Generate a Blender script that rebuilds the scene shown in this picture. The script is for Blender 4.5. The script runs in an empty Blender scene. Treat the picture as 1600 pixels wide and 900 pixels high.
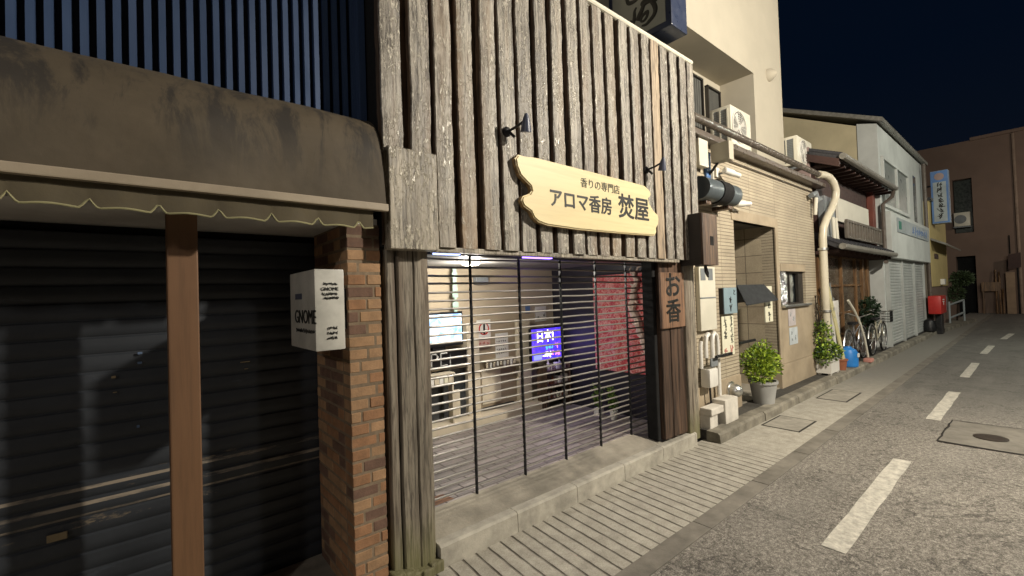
import bpy, bmesh, math, random
from mathutils import Vector, Matrix, noise
R = math.radians
S = bpy.context.scene
C = S.collection
# ------------------------------------------------------------ camera, sky, light
cam_d = bpy.data.cameras.new('camera'); cam_d.sensor_width = 36; cam_d.lens = 15.625
cam_d.clip_start = .05; cam_d.clip_end = 800
cam = bpy.data.objects.new('camera', cam_d); C.objects.link(cam); S.camera = cam
YAW, PITCH, ROLL = .698035, .018163, -.0333368
fw = Vector((math.sin(YAW)*math.cos(PITCH), math.cos(YAW)*math.cos(PITCH), math.sin(PITCH)))
r0 = Vector((math.cos(YAW), -math.sin(YAW), 0)); u0 = r0.cross(fw)
rr = math.cos(ROLL)*r0 + math.sin(ROLL)*u0; uu = -math.sin(ROLL)*r0 + math.cos(ROLL)*u0
mw = Matrix((rr, uu, -fw)).transposed().to_4x4(); mw.translation = (0, 0, 1.65)
cam.matrix_world = mw
W = bpy.data.worlds.new('World'); S.world = W; W.use_nodes = True
wn = W.node_tree; bgn = wn.nodes['Background']
# a night sky: deep blue, a trace paler near the horizon from the town's glow, faint cloud
geo = wn.nodes.new('ShaderNodeNewGeometry'); sp = wn.nodes.new('ShaderNodeSeparateXYZ')
wn.links.new(geo.outputs['Incoming'], sp.inputs[0])
mr = wn.nodes.new('ShaderNodeMapRange'); mr.inputs[1].default_value = 0; mr.inputs[2].default_value = -.6
wn.links.new(sp.outputs['Z'], mr.inputs[0])
nz = wn.nodes.new('ShaderNodeTexNoise'); nz.inputs['Scale'].default_value = 3
wn.links.new(geo.outputs['Incoming'], nz.inputs['Vector'])
ad = wn.nodes.new('ShaderNodeMath'); ad.operation = 'MULTIPLY_ADD'; ad.inputs[1].default_value = .3
wn.links.new(nz.outputs['Fac'], ad.inputs[0]); wn.links.new(mr.outputs[0], ad.inputs[2])
cr = wn.nodes.new('ShaderNodeValToRGB')
cr.color_ramp.elements[0].color = (.0040, .0052, .0085, 1); cr.color_ramp.elements[0].position = .1
cr.color_ramp.elements[1].color = (.0010, .0030, .0080, 1); cr.color_ramp.elements[1].position = .75
wn.links.new(ad.outputs[0], cr.inputs[0]); wn.links.new(cr.outputs[0], bgn.inputs[0]); bgn.inputs[1].default_value = 1.0

def lamp(name, loc, power, col, r=.12):
    l = bpy.data.lights.new(name, 'POINT'); l.energy = power; l.color = col; l.shadow_soft_size = r
    o = bpy.data.objects.new(name, l); o.location = loc; C.objects.link(o); return o
WARM = (1, .84, .62)
lamp('street_lamp_light', (5.7, -2.4, 4.95), 2150, (1, .91, .77))
lamp('street_lamp_light', (-6.5, -3.4, 4.9), 430, (1, .92, .84), .2)
lamp('street_lamp_light', (15.5, -3.2, 4.8), 560, (.95, .97, .85))
lamp('street_lamp_light', (28.0, -2.4, 5.0), 170, (1, .84, .68))
S.view_settings.view_transform = 'Standard'; S.view_settings.look = 'None'
S.view_settings.exposure = .2; S.view_settings.gamma = 1

# ------------------------------------------------------------ materials
class NT:
    def __init__(s, name):
        s.m = bpy.data.materials.new(name); s.m.use_nodes = True; s.t = s.m.node_tree
        s.b = s.t.nodes['Principled BSDF']
    def n(s, ty, **k):
        x = s.t.nodes.new(ty)
        for a, v in k.items():
            if a in x.inputs.keys() if isinstance(a, str) and a[0].isupper() else False: s.set(x.inputs[a], v)
            elif hasattr(x, a): setattr(x, a, v)
        return x
    def set(s, inp, v):
        if isinstance(v, bpy.types.NodeSocket): s.t.links.new(v, inp)
        else: inp.default_value = v
    def math(s, op, a, b=0., c=0.):
        x = s.t.nodes.new('ShaderNodeMath'); x.operation = op
        for i, v in enumerate((a, b, c)): s.set(x.inputs[i], v)
        return x.outputs[0]
    def coord(s, scale=(1, 1, 1), kind='Object'):
        tc = s.t.nodes.new('ShaderNodeTexCoord'); mp = s.t.nodes.new('ShaderNodeMapping')
        s.t.links.new(tc.outputs[kind], mp.inputs[0]); mp.inputs['Scale'].default_value = scale
        return mp.outputs[0]
    def noise(s, vec, scale, detail=6, rough=.6, dist=0):
        x = s.t.nodes.new('ShaderNodeTexNoise'); s.t.links.new(vec, x.inputs['Vector'])
        x.inputs['Scale'].default_value = scale; x.inputs['Detail'].default_value = detail
        x.inputs['Roughness'].default_value = rough; x.inputs['Distortion'].default_value = dist
        return x.outputs['Fac']
    def ramp(s, fac, stops):
        x = s.t.nodes.new('ShaderNodeValToRGB'); s.t.links.new(fac, x.inputs[0]); e = x.color_ramp.elements
        while len(e) < len(stops): e.new(.5)
        for q, (p, c) in zip(e, stops):
            q.position = p; q.color = (*c, 1) if not isinstance(c, (int, float)) else (c, c, c, 1)
        return x.outputs[0]
    def mix(s, fac, a, b, mode='MIX'):
        x = s.t.nodes.new('ShaderNodeMix'); x.data_type = 'RGBA'; x.blend_type = mode
        s.set(x.inputs[0], fac)
        for i, v in ((6, a), (7, b)):
            s.set(x.inputs[i], (*v, 1) if isinstance(v, tuple) and len(v) == 3 else v)
        return x.outputs[2]
    def bump(s, h, strength=.3, dist=.01):
        x = s.t.nodes.new('ShaderNodeBump'); s.t.links.new(h, x.inputs['Height'])
        x.inputs['Strength'].default_value = strength; x.inputs['Distance'].default_value = dist
        prev = s.b.inputs['Normal'].links
        if prev: s.t.links.new(prev[0].from_socket, x.inputs['Normal'])
        s.t.links.new(x.outputs[0], s.b.inputs['Normal'])
    def base(s, c): s.set(s.b.inputs['Base Color'], (*c, 1) if isinstance(c, tuple) else c)
    def rough(s, v): s.set(s.b.inputs['Roughness'], v)

def mul(c, k): return tuple(x*k for x in c)
def M(name, c, var=.25, scale=6, stretch=(1, 1, 1), rough=.75, bump=.25, bs=40, bd=.004, metal=0, dirt=.25, dscale=1.3, spec=.4, emit=None):
    """general surface: fine mottling, broad stains, uneven gloss and a small relief"""
    t = NT(name); v = t.coord(stretch)
    a = t.ramp(t.noise(v, scale), [(.25, mul(c, 1-var)), (.75, mul(c, 1+var*.6))])
    d = t.ramp(t.noise(v, dscale, 5, .65), [(.35, 1-dirt), (.62, 1.0)])
    t.base(t.mix(1., a, d, 'MULTIPLY'))
    t.rough(t.ramp(t.noise(v, scale*2), [(.3, max(.04, rough-.12)), (.7, min(1, rough+.1))]))
    if bump: t.bump(t.noise(v, bs, 5), bump, bd)
    t.b.inputs['Metallic'].default_value = metal
    t.b.inputs['Specular IOR Level'].default_value = spec
    if emit:
        t.b.inputs['Emission Color'].default_value = (*emit[0], 1); t.b.inputs['Emission Strength'].default_value = emit[1]
    return t.m
def wood(name, dark, light, rough=.6, grain=14, bump=.6, fleck=None, stain=None, axis='z', bd=.006, moss=False, fine=.9):
    t = NT(name); st = {'z': (1, 1, .06), 'x': (.06, 1, 1), 'y': (1, .06, 1)}[axis]
    oi = t.t.nodes.new('ShaderNodeObjectInfo')
    v = t.coord(st)
    g = t.noise(v, grain, 8, .7, .6); f = t.noise(v, grain*5, 4, .7, .2)
    col = t.ramp(g, [(.3, dark), (.52, tuple((a+b)/2 for a, b in zip(dark, light))), (.72, light)])
    col = t.mix(t.ramp(f, [(.38, fine), (.55, 0.)]), col, mul(dark, .4))
    v2 = t.coord()
    if stain: col = t.mix(t.ramp(t.noise(v, 4, 3), [(.52, 0.), (.72, .75)]), col, stain)
    if moss:
        sx = t.t.nodes.new('ShaderNodeSeparateXYZ'); t.t.links.new(v2, sx.inputs[0])
        hz = t.math('MULTIPLY_ADD', sx.outputs['Z'], -1.8, 1.15)
        mk = t.math('MULTIPLY', hz, t.math('MULTIPLY', g, 1.5)); mk = t.ramp(mk, [(.3, 0.), (.75, .7)])
        col = t.mix(mk, col, (.15, .145, .055))
    h = t.math('MULTIPLY_ADD', f, .5, g)
    if fleck:
        fl = t.coord({'z': (1, 1, .34), 'x': (.34, 1, 1), 'y': (1, .34, 1)}[axis])
        k = t.noise(fl, 58, 5, .75, .25); k2 = t.math('MULTIPLY', t.ramp(k, [(.51, 0.), (.60, 1.)]), t.ramp(t.noise(v2, 5, 3), [(.38, .15), (.6, 1.)]))
        col = t.mix(t.math('MULTIPLY', k2, .85), col, fleck); h = t.math('MULTIPLY_ADD', k2, .6, h)  # flecks: the wood's specular glints are put into the base colour
        t.rough(t.math('MULTIPLY_ADD', k2, -.28, rough))
    else: t.rough(rough)
    t.base(col); t.bump(h, bump, bd)
    return t.m
def blocks(name, c1, c2, mortar, bw, bh, ms, offset=.5, bump=.5, plane='xz', rough=.7, grime=.25, var=.0):
    t = NT(name); tc = t.coord(); sx = t.t.nodes.new('ShaderNodeSeparateXYZ'); t.t.links.new(tc, sx.inputs[0])
    cb = t.t.nodes.new('ShaderNodeCombineXYZ')
    if plane == 'xz': t.t.links.new(t.math('ADD', sx.outputs['X'], sx.outputs['Y']), cb.inputs[0]); t.t.links.new(sx.outputs['Z'], cb.inputs[1])
    else: t.t.links.new(sx.outputs['X'], cb.inputs[0]); t.t.links.new(sx.outputs['Y'], cb.inputs[1])
    b = t.t.nodes.new('ShaderNodeTexBrick'); t.t.links.new(cb.outputs[0], b.inputs['Vector']); b.offset = offset
    for k, v in (('Color1', (*c1, 1)), ('Color2', (*c2, 1)), ('Mortar', (*mortar, 1)), ('Scale', 1), ('Mortar Size', ms), ('Mortar Smooth', .3), ('Brick Width', bw), ('Row Height', bh), ('Bias', 0)):
        b.inputs[k].default_value = v
    n = t.noise(tc, 2.2, 6, .65)
    col = t.mix(1., b.outputs['Color'], t.ramp(n, [(.3, 1-grime), (.65, 1.05)]), 'MULTIPLY')
    col = t.mix(1., col, t.ramp(t.noise(tc, 60, 4), [(.3, .85), (.7, 1.1)]), 'MULTIPLY')
    t.base(col); t.rough(rough)
    t.bump(t.math('MULTIPLY', b.outputs['Fac'], -1), bump, .006); t.bump(t.noise(tc, 90, 4), .15, .003)
    return t.m

m_slat = wood('weathered_log_wood', (.125, .108, .09), (.47, .43, .36), .5, 13, 1., fleck=(.72, .67, .57), stain=(.22, .14, .075))
m_slat2 = wood('weathered_log_wood_pale', (.165, .145, .12), (.53, .49, .41), .5, 15, 1., fleck=(.75, .70, .60), stain=(.27, .17, .085))
m_pine = wood('fresh_pine_board', (.30, .225, .15), (.52, .42, .29), .6, 10, .6)
m_slatbrown = wood('browner_log_wood', (.11, .085, .065), (.42, .35, .27), .6, 12, 1., fleck=(.60, .52, .42), stain=(.24, .12, .05))
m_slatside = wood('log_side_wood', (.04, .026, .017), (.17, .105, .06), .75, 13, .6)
m_black = M('black_backing', (.006, .006, .006), rough=.9)
m_post = wood('grey_post_wood', (.12, .10, .075), (.42, .37, .285), .7, 11, 1., stain=(.13, .09, .06), moss=True)
m_panel = wood('panel_wood', (.17, .145, .11), (.48, .43, .34), .5, 8, .9, fleck=(.62, .57, .46))
m_brownpost = wood('brown_post_wood', (.13, .066, .03), (.18, .092, .042), .6, 6, .25, bd=.003, fine=.25)
m_darkwood = wood('dark_stained_wood', (.032, .018, .012), (.15, .088, .055), .5, 6, .5)
m_boxwood = wood('box_wood', (.06, .035, .022), (.20, .13, .085), .55, 8, .6)
m_plaque = wood('plaque_wood', (.17, .09, .05), (.29, .165, .095), .55, 7, .3)
m_sign = wood('pale_sign_wood', (.66, .54, .28), (.74, .62, .35), .5, 6, .12, axis='x', bd=.003, fine=.12)
m_signedge = wood('sign_edge_wood', (.22, .13, .05), (.42, .28, .12), .6, 9, .4, axis='x')
m_ink = M('black_ink', (.012, .012, .01), rough=.5, bump=0)
m_greenink = M('dark_green_ink', (.05, .055, .03), rough=.6, bump=0)
m_blue_siding = M('blue_grey_metal_siding', (.045, .075, .15), .12, 3, (1, 1, .3), rough=.45, metal=.2, bump=.05)
m_siding_gap = M('dark_blue_siding_groove', (.006, .008, .014), rough=.7)
m_bar = M('cream_awning_bar', (.36, .30, .22), .1, rough=.5)
m_valance = M('olive_valance_cloth', (.10, .082, .05), .2, 10, rough=.9)
m_piping = M('yellow_green_piping', (.30, .28, .15), rough=.8)
m_soffit = M('grey_soffit_board', (.60, .58, .54), .08, rough=.8)
m_conc = M('old_concrete', (.34, .31, .25), .22, 9, rough=.9, bump=.7, bs=60, dirt=.45, dscale=2.1)
m_conc2 = M('kerb_concrete', (.29, .265, .21), .3, 9, rough=.9, bump=.7, bs=50, dirt=.5, dscale=3)
m_white_conc = M('pale_concrete', (.68, .64, .56), .08, 6, rough=.85, bump=.3, dirt=.22, dscale=5)
m_plaster = M('beige_plaster', (.45, .41, .325), .05, 4, rough=.85, bump=.25, bs=90, bd=.002, dirt=.10, dscale=.8)
m_cream = M('cream_enamel', (.66, .63, .52), .05, rough=.45, bump=0, dirt=.12)
m_white = M('white_enamel', (.74, .72, .66), .04, rough=.4, bump=0, dirt=.12)
m_pipe = M('cream_pipe', (.62, .57, .44), .06, rough=.35, bump=0, dirt=.2)
m_gut = M('brown_gutter_metal', (.13, .105, .085), .2, rough=.35, bump=.1)
m_glass = M('dark_window_glass', (.02, .025, .027), rough=.08, bump=0, spec=.8)
m_frame = M('dark_window_frame', (.03, .026, .022), rough=.4, bump=0)
m_dark = M('black_metal', (.014, .014, .015), rough=.4, bump=.05)
m_steel = M('brushed_steel', (.78, .78, .75), .05, rough=.38, metal=1, bump=.05)
m_rod = M('grille_rod_metal', (.25, .235, .21), .1, rough=.4, metal=.2, bump=0)
m_grey = M('grey_plastic', (.22, .24, .25), rough=.5, bump=0)
m_bluegrey = M('blue_grey_board', (.25, .34, .38), .08, rough=.6, bump=.05)
m_paper = M('white_paper', (.72, .71, .66), .05, rough=.8, bump=0, dirt=.08)
m_poster = M('cream_poster', (.70, .68, .52), .05, rough=.75, bump=0, dirt=.1)
m_blue = M('bright_blue_plastic', (.03, .22, .62), .08, rough=.4, bump=0)
m_terra = M('terracotta', (.33, .12, .06), .15, rough=.85)
m_potgrey = M('pale_grey_pot', (.42, .42, .40), .06, rough=.5, bump=0, dirt=.3)
m_red = M('red_paint', (.48, .025, .02), .1, rough=.4, bump=0)
m_soil = M('soil', (.03, .02, .012), rough=1)
m_white_wall = M('white_panel_wall', (.56, .58, .55), .05, 3, rough=.7, bump=.1, dirt=.22, dscale=.9)
m_side_wall = M('cream_side_wall', (.55, .48, .31), .05, 3, rough=.85, bump=.15, dirt=.15)
m_shut_white = M('pale_shutter_metal', (.44, .46, .44), .05, 3, rough=.5, bump=0, dirt=.25, dscale=1.2)
m_yellow = M('yellow_plaster', (.58, .46, .20), .06, 3, rough=.85, bump=.1, dirt=.15)
m_brown = M('pinkish_brown_plaster', (.21, .145, .112), .08, 2, rough=.9, bump=.2, bs=30, dirt=.2, dscale=.35)
m_rooftile = M('dark_roof_tile', (.05, .05, .055), .2, rough=.3, bump=.2)
m_tilelit = M('old_metal_eave', (.23, .22, .19), .4, 12, rough=.45, bump=.3)
m_redwood = M('dark_red_wood', (.06, .03, .024), .3, 9, rough=.7)
m_pink = M('pinkish_wall', (.34, .25, .23), .1, rough=.9)
m_amber = wood('amber_door_wood', (.11, .055, .022), (.27, .15, .06), .5, 6, .3)
m_doorglass = M('smoky_door_glass', (.11, .09, .065), .5, 2.5, (1, 1, 2), rough=.28, bump=0, spec=.7, dirt=.5, dscale=1.8)
m_bluepaint = M('sign_blue', (.10, .20, .42), .06, rough=.5, bump=0)
m_signgrey = M('grey_blue_sign', (.33, .37, .38), .06, rough=.6, bump=0)
m_leaf = M('leaf_green', (.13, .22, .03), .45, 14, rough=.55, bump=0, dirt=.1)
m_leaf2 = M('leaf_yellow_green', (.36, .48, .045), .3, 14, rough=.55, bump=0, dirt=.1)
m_leafd = M('leaf_dark', (.02, .045, .018), .4, 14, rough=.6, bump=0)
m_pink_paint = M('faded_pink_paint', (.55, .25, .2), .2, rough=.7, bump=0)
m_navy = M('navy_sign_frame', (.03, .04, .075), .1, rough=.35, bump=.05)
m_signface = M('grey_sign_face', (.30, .31, .27), .06, rough=.5, bump=0, dirt=.12)

# ground materials
def ground_mats():
    t = NT('asphalt'); v = t.coord()
    g = t.noise(v, 110, 4, .8); g2 = t.noise(v, 30, 7, .85, .3)
    c = t.ramp(t.math('MULTIPLY_ADD', g2, .6, t.math('MULTIPLY', g, .5)), [(.40, (.035, .031, .026)), (.53, (.165, .150, .126)), (.66, (.52, .48, .42))])
    c = t.mix(1., c, t.ramp(t.noise(v, 1.1, 5, .6), [(.3, .72), (.7, 1.1)]), 'MULTIPLY')
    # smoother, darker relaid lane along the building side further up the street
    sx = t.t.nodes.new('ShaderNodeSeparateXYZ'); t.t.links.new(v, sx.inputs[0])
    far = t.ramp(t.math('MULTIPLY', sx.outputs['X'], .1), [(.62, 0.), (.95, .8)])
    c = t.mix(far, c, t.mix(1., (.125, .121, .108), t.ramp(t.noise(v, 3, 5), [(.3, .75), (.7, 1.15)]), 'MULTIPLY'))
    k = t.math('ABSOLUTE', t.math('SUBTRACT', t.noise(v, .9, 7, .62, .4), .5))
    c = t.mix(t.ramp(k, [(.0, .75), (.007, 0.)]), c, (.03, .026, .022))
    c = t.mix(t.ramp(t.noise(v, 14, 3, .5), [(.66, 0.), (.70, .5)]), c, (.05, .046, .04))
    c = t.mix(t.ramp(t.noise(v, .55, 6, .7), [(.56, 0.), (.62, .35)]), c, (.07, .066, .058))
    c = t.mix(t.ramp(t.noise(t.coord((.15, 1, 1)), 2.6, 4, .6), [(.5, 0.), (.7, .3)]), c, (.26, .245, .215))
    t.base(c); t.rough(.85); t.bump(g2, .9, .012); t.bump(g, .6, .006)
    asphalt = t.m
    t = NT('grooved_concrete'); v = t.coord(); sx = t.t.nodes.new('ShaderNodeSeparateXYZ'); t.t.links.new(v, sx.inputs[0])
    u = t.math('MULTIPLY_ADD', sx.outputs['Y'], -.08, sx.outputs['X'])
    wob = t.math('MULTIPLY', t.noise(v, 7, 3), .012)
    fr = t.math('FRACT', t.math('MULTIPLY', t.math('ADD', u, wob), 10.0))
    d = t.math('ABSOLUTE', t.math('SUBTRACT', fr, .5))             # 0 in the groove
    gr = t.ramp(d, [(.03, 0.), (.11, 1.)])
    edge = t.ramp(t.math('MULTIPLY', sx.outputs['X'], .1), [(.445, 1.), (.50, 0.)])
    gm = t.math('SUBTRACT', 1., t.math('MULTIPLY', t.math('MULTIPLY', t.math('SUBTRACT', 1., gr), t.ramp(t.noise(v, 5, 4), [(.3, .45), (.55, 1.)])), edge))
    c = t.ramp(t.noise(v, 8, 7, .7), [(.3, (.28, .26, .215)), (.7, (.48, .45, .38))])
    c = t.mix(1., c, t.ramp(t.noise(v, 90, 4, .8), [(.3, .7), (.6, 1.1)]), 'MULTIPLY')
    c = t.mix(gm, (.115, .10, .078), c)
    far = t.ramp(t.math('MULTIPLY', sx.outputs['X'], .1), [(.7, 0.), (1.0, .85)])
    c = t.mix(far, c, (.20, .19, .165))
    t.base(c); t.rough(.85); t.bump(gm, 1., .012); t.bump(t.noise(v, 60, 6, .8), .5, .005)
    return asphalt, t.m
m_asph, m_groove = ground_mats()
m_gutter = M('gutter_concrete', (.23, .21, .175), .25, 12, rough=.85, bump=.6, bs=80, dirt=.4, dscale=2.5)
m_pave = M('dark_pavement_asphalt', (.075, .07, .06), .4, 30, rough=.85, bump=.7, bs=80, dirt=.4, dscale=2)
m_paint = M('worn_road_paint', (.60, .57, .49), .22, 55, rough=.75, bump=.9, bs=70, bd=.01, dirt=.4, dscale=14)
m_tilewall = blocks('beige_ribbed_tiles', (.46, .395, .285), (.40, .34, .245), (.19, .155, .11), .92, .045, .0042, .0, .9, grime=.2)
m_bigtile = blocks('large_beige_tiles', (.48, .41, .29), (.44, .365, .26), (.17, .14, .10), .42, .27, .006, .0, .5, grime=.25)
m_floortile = blocks('alcove_floor_tiles', (.34, .30, .285), (.25, .225, .21), (.12, .10, .09), .23, .095, .008, .5, .7, plane='xy', rough=.55, grime=.35)

# ------------------------------------------------------------ mesh building
class MB:
    def __init__(s): s.v = []; s.f = []; s.mi = []
    def add(s, vs, fs, mi=0):
        k = len(s.v); s.v += [tuple(p) for p in vs]; s.f += [[i+k for i in f] for f in fs]; s.mi += [mi]*len(fs); return s
    def box(s, x0, x1, y0, y1, z0, z1, mi=0, skew=None):
        vs = [(x, y, z) for z in (z0, z1) for y in (y0, y1) for x in (x0, x1)]
        return s.add(vs, [(0, 2, 3, 1), (4, 5, 7, 6), (0, 1, 5, 4), (2, 6, 7, 3), (0, 4, 6, 2), (1, 3, 7, 5)], mi)
    def rbox(s, x0, x1, y0, y1, z0, z1, r=.008, mi=0, seg=2):
        bm = bmesh.new(); bmesh.ops.create_cube(bm, size=1)
        for v in bm.verts:
            v.co = (x0+(v.co.x+.5)*(x1-x0), y0+(v.co.y+.5)*(y1-y0), z0+(v.co.z+.5)*(z1-z0))
        bmesh.ops.bevel(bm, geom=bm.edges[:], offset=r, segments=seg, affect='EDGES', profile=.6)
        bm.verts.index_update()
        s.add([v.co[:] for v in bm.verts], [[v.index for v in f.verts] for f in bm.faces], mi); bm.free(); return s
    def quad(s, a, b, c, d, mi=0): return s.add([a, b, c, d], [(0, 1, 2, 3)], mi)
    def prism(s, pts, axis, a, b, mi=0):
        n = len(pts)
        def P(p, t): return {'x': (t, p[0], p[1]), 'y': (p[0], t, p[1]), 'z': (p[0], p[1], t)}[axis]
        vs = [P(p, a) for p in pts]+[P(p, b) for p in pts]
        fs = [list(range(n)), list(range(2*n-1, n-1, -1))]+[(i, i+n, (i+1) % n+n, (i+1) % n) for i in range(n)]
        return s.add(vs, fs, mi)
    def tube(s, path, r, n=10, mi=0, closed=False, radii=None):
        P = [Vector(p) for p in path]; m = len(P); vs = []; fs = []; up = None
        for i, p in enumerate(P):
            if closed: d = P[(i+1) % m]-P[i-1]
            else: d = (P[min(i+1, m-1)]-P[max(i-1, 0)])
            d.normalize()
            if up is None:
                up = Vector((0, 0, 1)) if abs(d.z) < .9 else Vector((1, 0, 0))
            a = up-d*up.dot(d); a.normalize(); up = a; b = d.cross(a); q = radii[i] if radii else r
            for k in range(n):
                t = 2*math.pi*k/n; vs.append(p+a*math.cos(t)*q+b*math.sin(t)*q)
        for i in range(m if closed else m-1):
            j = (i+1) % m
            for k in range(n): fs.append((i*n+k, i*n+(k+1) % n, j*n+(k+1) % n, j*n+k))
        if not closed: fs += [list(range(n))[::-1], [(m-1)*n+k for k in range(n)]]
        return s.add(vs, fs, mi)
    def cyl(s, a, b, r, r2=None, n=20, mi=0): return s.tube([a, b], r, n, mi, radii=[r, r if r2 is None else r2])
    def lathe(s, prof, c, n=24, mi=0, axis='z', cap=True):
        vs = []; fs = []; m = len(prof)
        for r, h in prof:
            for k in range(n):
                t = 2*math.pi*k/n; x, y = r*math.cos(t), r*math.sin(t)
                vs.append({'z': (c[0]+x, c[1]+y, c[2]+h), 'y': (c[0]+x, c[1]+h, c[2]+y), 'x': (c[0]+h, c[1]+x, c[2]+y)}[axis])
        for i in range(m-1):
            for k in range(n): fs.append((i*n+k, i*n+(k+1) % n, (i+1)*n+(k+1) % n, (i+1)*n+k))
        if cap: fs += [list(range(n))[::-1], [(m-1)*n+k for k in range(n)]]
        return s.add(vs, fs, mi)
    def build(s, name, mats, parent=None, loc=None, smooth=False, sharp=35):
        me = bpy.data.meshes.new(name)
        o0 = Vector(loc) if loc is not None else (world_loc(parent) if parent else Vector((0, 0, 0)))
        me.from_pydata([Vector(p)-o0 for p in s.v], [], s.f)
        for m in (mats if isinstance(mats, (list, tuple)) else [mats]): me.materials.append(m)
        me.polygons.foreach_set('material_index', s.mi); me.update()
        bm = bmesh.new(); bm.from_mesh(me); bmesh.ops.recalc_face_normals(bm, faces=bm.faces[:])
        if smooth:
            for f in bm.faces: f.smooth = True
            for e in bm.edges: e.smooth = e.calc_face_angle(3.2) < R(sharp) if len(e.link_faces) == 2 else True
        bm.to_mesh(me); bm.free()
        o = bpy.data.objects.new(name, me); C.objects.link(o)
        if parent:
            o.parent = parent; o.location = o0-world_loc(parent)
        else: o.location = o0
        return o
def world_loc(o):
    v = Vector((0, 0, 0))
    while o: v += o.location; o = o.parent
    return v
def thing(name, loc, label, cat, group=None):
    o = bpy.data.objects.new(name, None); C.objects.link(o); o.location = loc; o.empty_display_size = .1
    o['label'] = label; o['category'] = cat
    if group: o['group'] = group
    return o
def tag(o, label, cat, group=None):
    o['label'] = label; o['category'] = cat
    if group: o['group'] = group
    return o
def struct(o): o['kind'] = 'structure'; return o
def copy_tree(o, loc, label):
    c = o.copy(); C.objects.link(c); c.location = loc; c['label'] = label
    for ch in [x for x in bpy.data.objects if x.parent == o]:
        d = ch.copy(); C.objects.link(d); d.parent = c
        for g in [x for x in bpy.data.objects if x.parent == ch]:
            e = g.copy(); C.objects.link(e); e.parent = d
    return c
def lettering(txt, size, origin, mat, parent, face='-y', sx=1., depth=.004, bold=.0, name='lettering', vertical=False, spacing=1., slant=0, lead=1., heavy=0.):
    """raised letters; face -y is read by someone looking along +Y, -x by someone looking along +X"""
    cu = bpy.data.curves.new(name, 'FONT'); cu.body = '\n'.join(txt) if vertical else txt
    cu.size = size; cu.extrude = depth/2; cu.offset = bold; cu.space_character = spacing; cu.shear = slant; cu.space_line = lead
    cu.align_x = 'CENTER'; cu.align_y = 'CENTER'; cu.resolution_u = 3
    tmp = bpy.data.objects.new(name, cu); C.objects.link(tmp)
    bpy.context.view_layer.update()
    me = bpy.data.meshes.new_from_object(tmp.evaluated_get(bpy.context.evaluated_depsgraph_get()))
    bpy.data.objects.remove(tmp)
    rot = Matrix.Rotation(R(90), 4, 'X')
    if face == '-x': rot = Matrix.Rotation(R(-90), 4, 'Z') @ rot
    me.transform(rot @ Matrix.Diagonal((sx, 1, 1, 1)))
    if heavy:                                       # thicken the strokes with shifted layers, each a hair further back
        bm = bmesh.new(); bm.from_mesh(me); src = bm.verts[:]+bm.edges[:]+bm.faces[:]
        nrm = Vector((0, 1, 0)) if face == '-y' else Vector((1, 0, 0)); rt = Vector((1, 0, 0)) if face == '-y' else Vector((0, -1, 0))
        for q, (a, b) in enumerate(((1, 0), (-1, 0), (0, 1), (0, -1), (.7, .7), (-.7, -.7), (.7, -.7), (-.7, .7))):
            d = bmesh.ops.duplicate(bm, geom=src); vs = [v for v in d['geom'] if isinstance(v, bmesh.types.BMVert)]
            bmesh.ops.translate(bm, verts=vs, vec=rt*a*heavy+Vector((0, 0, b*heavy))+nrm*.00012*(q+1))
        bm.to_mesh(me); bm.free()
    me.materials.clear(); me.materials.append(mat)
    o = bpy.data.objects.new(name, me); C.objects.link(o)
    if parent: o.parent = parent; o.location = Vector(origin)-world_loc(parent)
    else: o.location = origin
    return o
def strokes(rows, origin, w, h, mat, parent, face='-y', seed=1, thick=.13, name='writing', depth=.003):
    """brush-like marks too small to read in the photograph; rows = list of (u, v, size) cells in 0..1"""
    rnd = random.Random(seed); mb = MB()
    for u, v, sz in rows:
        for k in range(6):
            a = rnd.choice([0, 0, 90, 90, 45, 120])+rnd.uniform(-14, 14); L = sz*rnd.uniform(.35, .9)
            cx = u*w+rnd.uniform(-.3, .3)*sz; cz = v*h+rnd.uniform(-.32, .32)*sz
            dx, dz = math.cos(R(a))*L/2, math.sin(R(a))*L/2; t = sz*thick*rnd.uniform(.5, 1.1)/2
            nx, nz = -math.sin(R(a))*t, math.cos(R(a))*t
            pts = [(cx-dx+nx*.6, cz-dz+nz*.6), (cx-dx-nx, cz-dz-nz), (cx+dx-nx*.5, cz+dz-nz*.5), (cx+dx+nx, cz+dz+nz)]
            e = depth+k*.0002
            if face == '-y': mb.prism([(origin[0]+p, origin[2]+q) for p, q in pts], 'y', origin[1]-e, origin[1]+.001)
            else: mb.prism([(origin[1]-p, origin[2]+q) for p, q in pts], 'x', origin[0]-e, origin[0]+.001)
    return mb.build(name, mat, parent)

def leaves(mb, c, rad, n, size, seed, mis=(0,), bias=0., droop=0., zmin=None):
    rnd = random.Random(seed)
    for i in range(n):
        while True:
            p = Vector((rnd.uniform(-1, 1), rnd.uniform(-1, 1), rnd.uniform(-1, 1)))
            if .25 < p.length < 1: break
        k = 1+.28*noise.noise(p.normalized()*2.3+Vector((seed, 0, 0)))
        p = Vector((c[0]+p.x*rad[0]*k, c[1]+p.y*rad[1]*k, c[2]+p.z*rad[2]*k))
        if zmin is not None and p.z < zmin: continue
        d = (p-Vector(c)).normalized()+Vector((rnd.uniform(-.8, .8), rnd.uniform(-.8, .8), rnd.uniform(-.5, .9)-droop)); d.normalize()
        s = d.cross(Vector((rnd.uniform(-1, 1), rnd.uniform(-1, 1), rnd.uniform(-1, 1)))); s.normalize(); nrm = d.cross(s)
        L = size*rnd.uniform(.6, 1.3); w = L*rnd.uniform(.22, .36)
        mb.add([p, p+d*L*.45+s*w+nrm*L*.06, p+d*L-nrm*L*.08, p+d*L*.45-s*w+nrm*L*.06], [(0, 1, 2), (0, 2, 3)], rnd.choice(mis))

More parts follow.
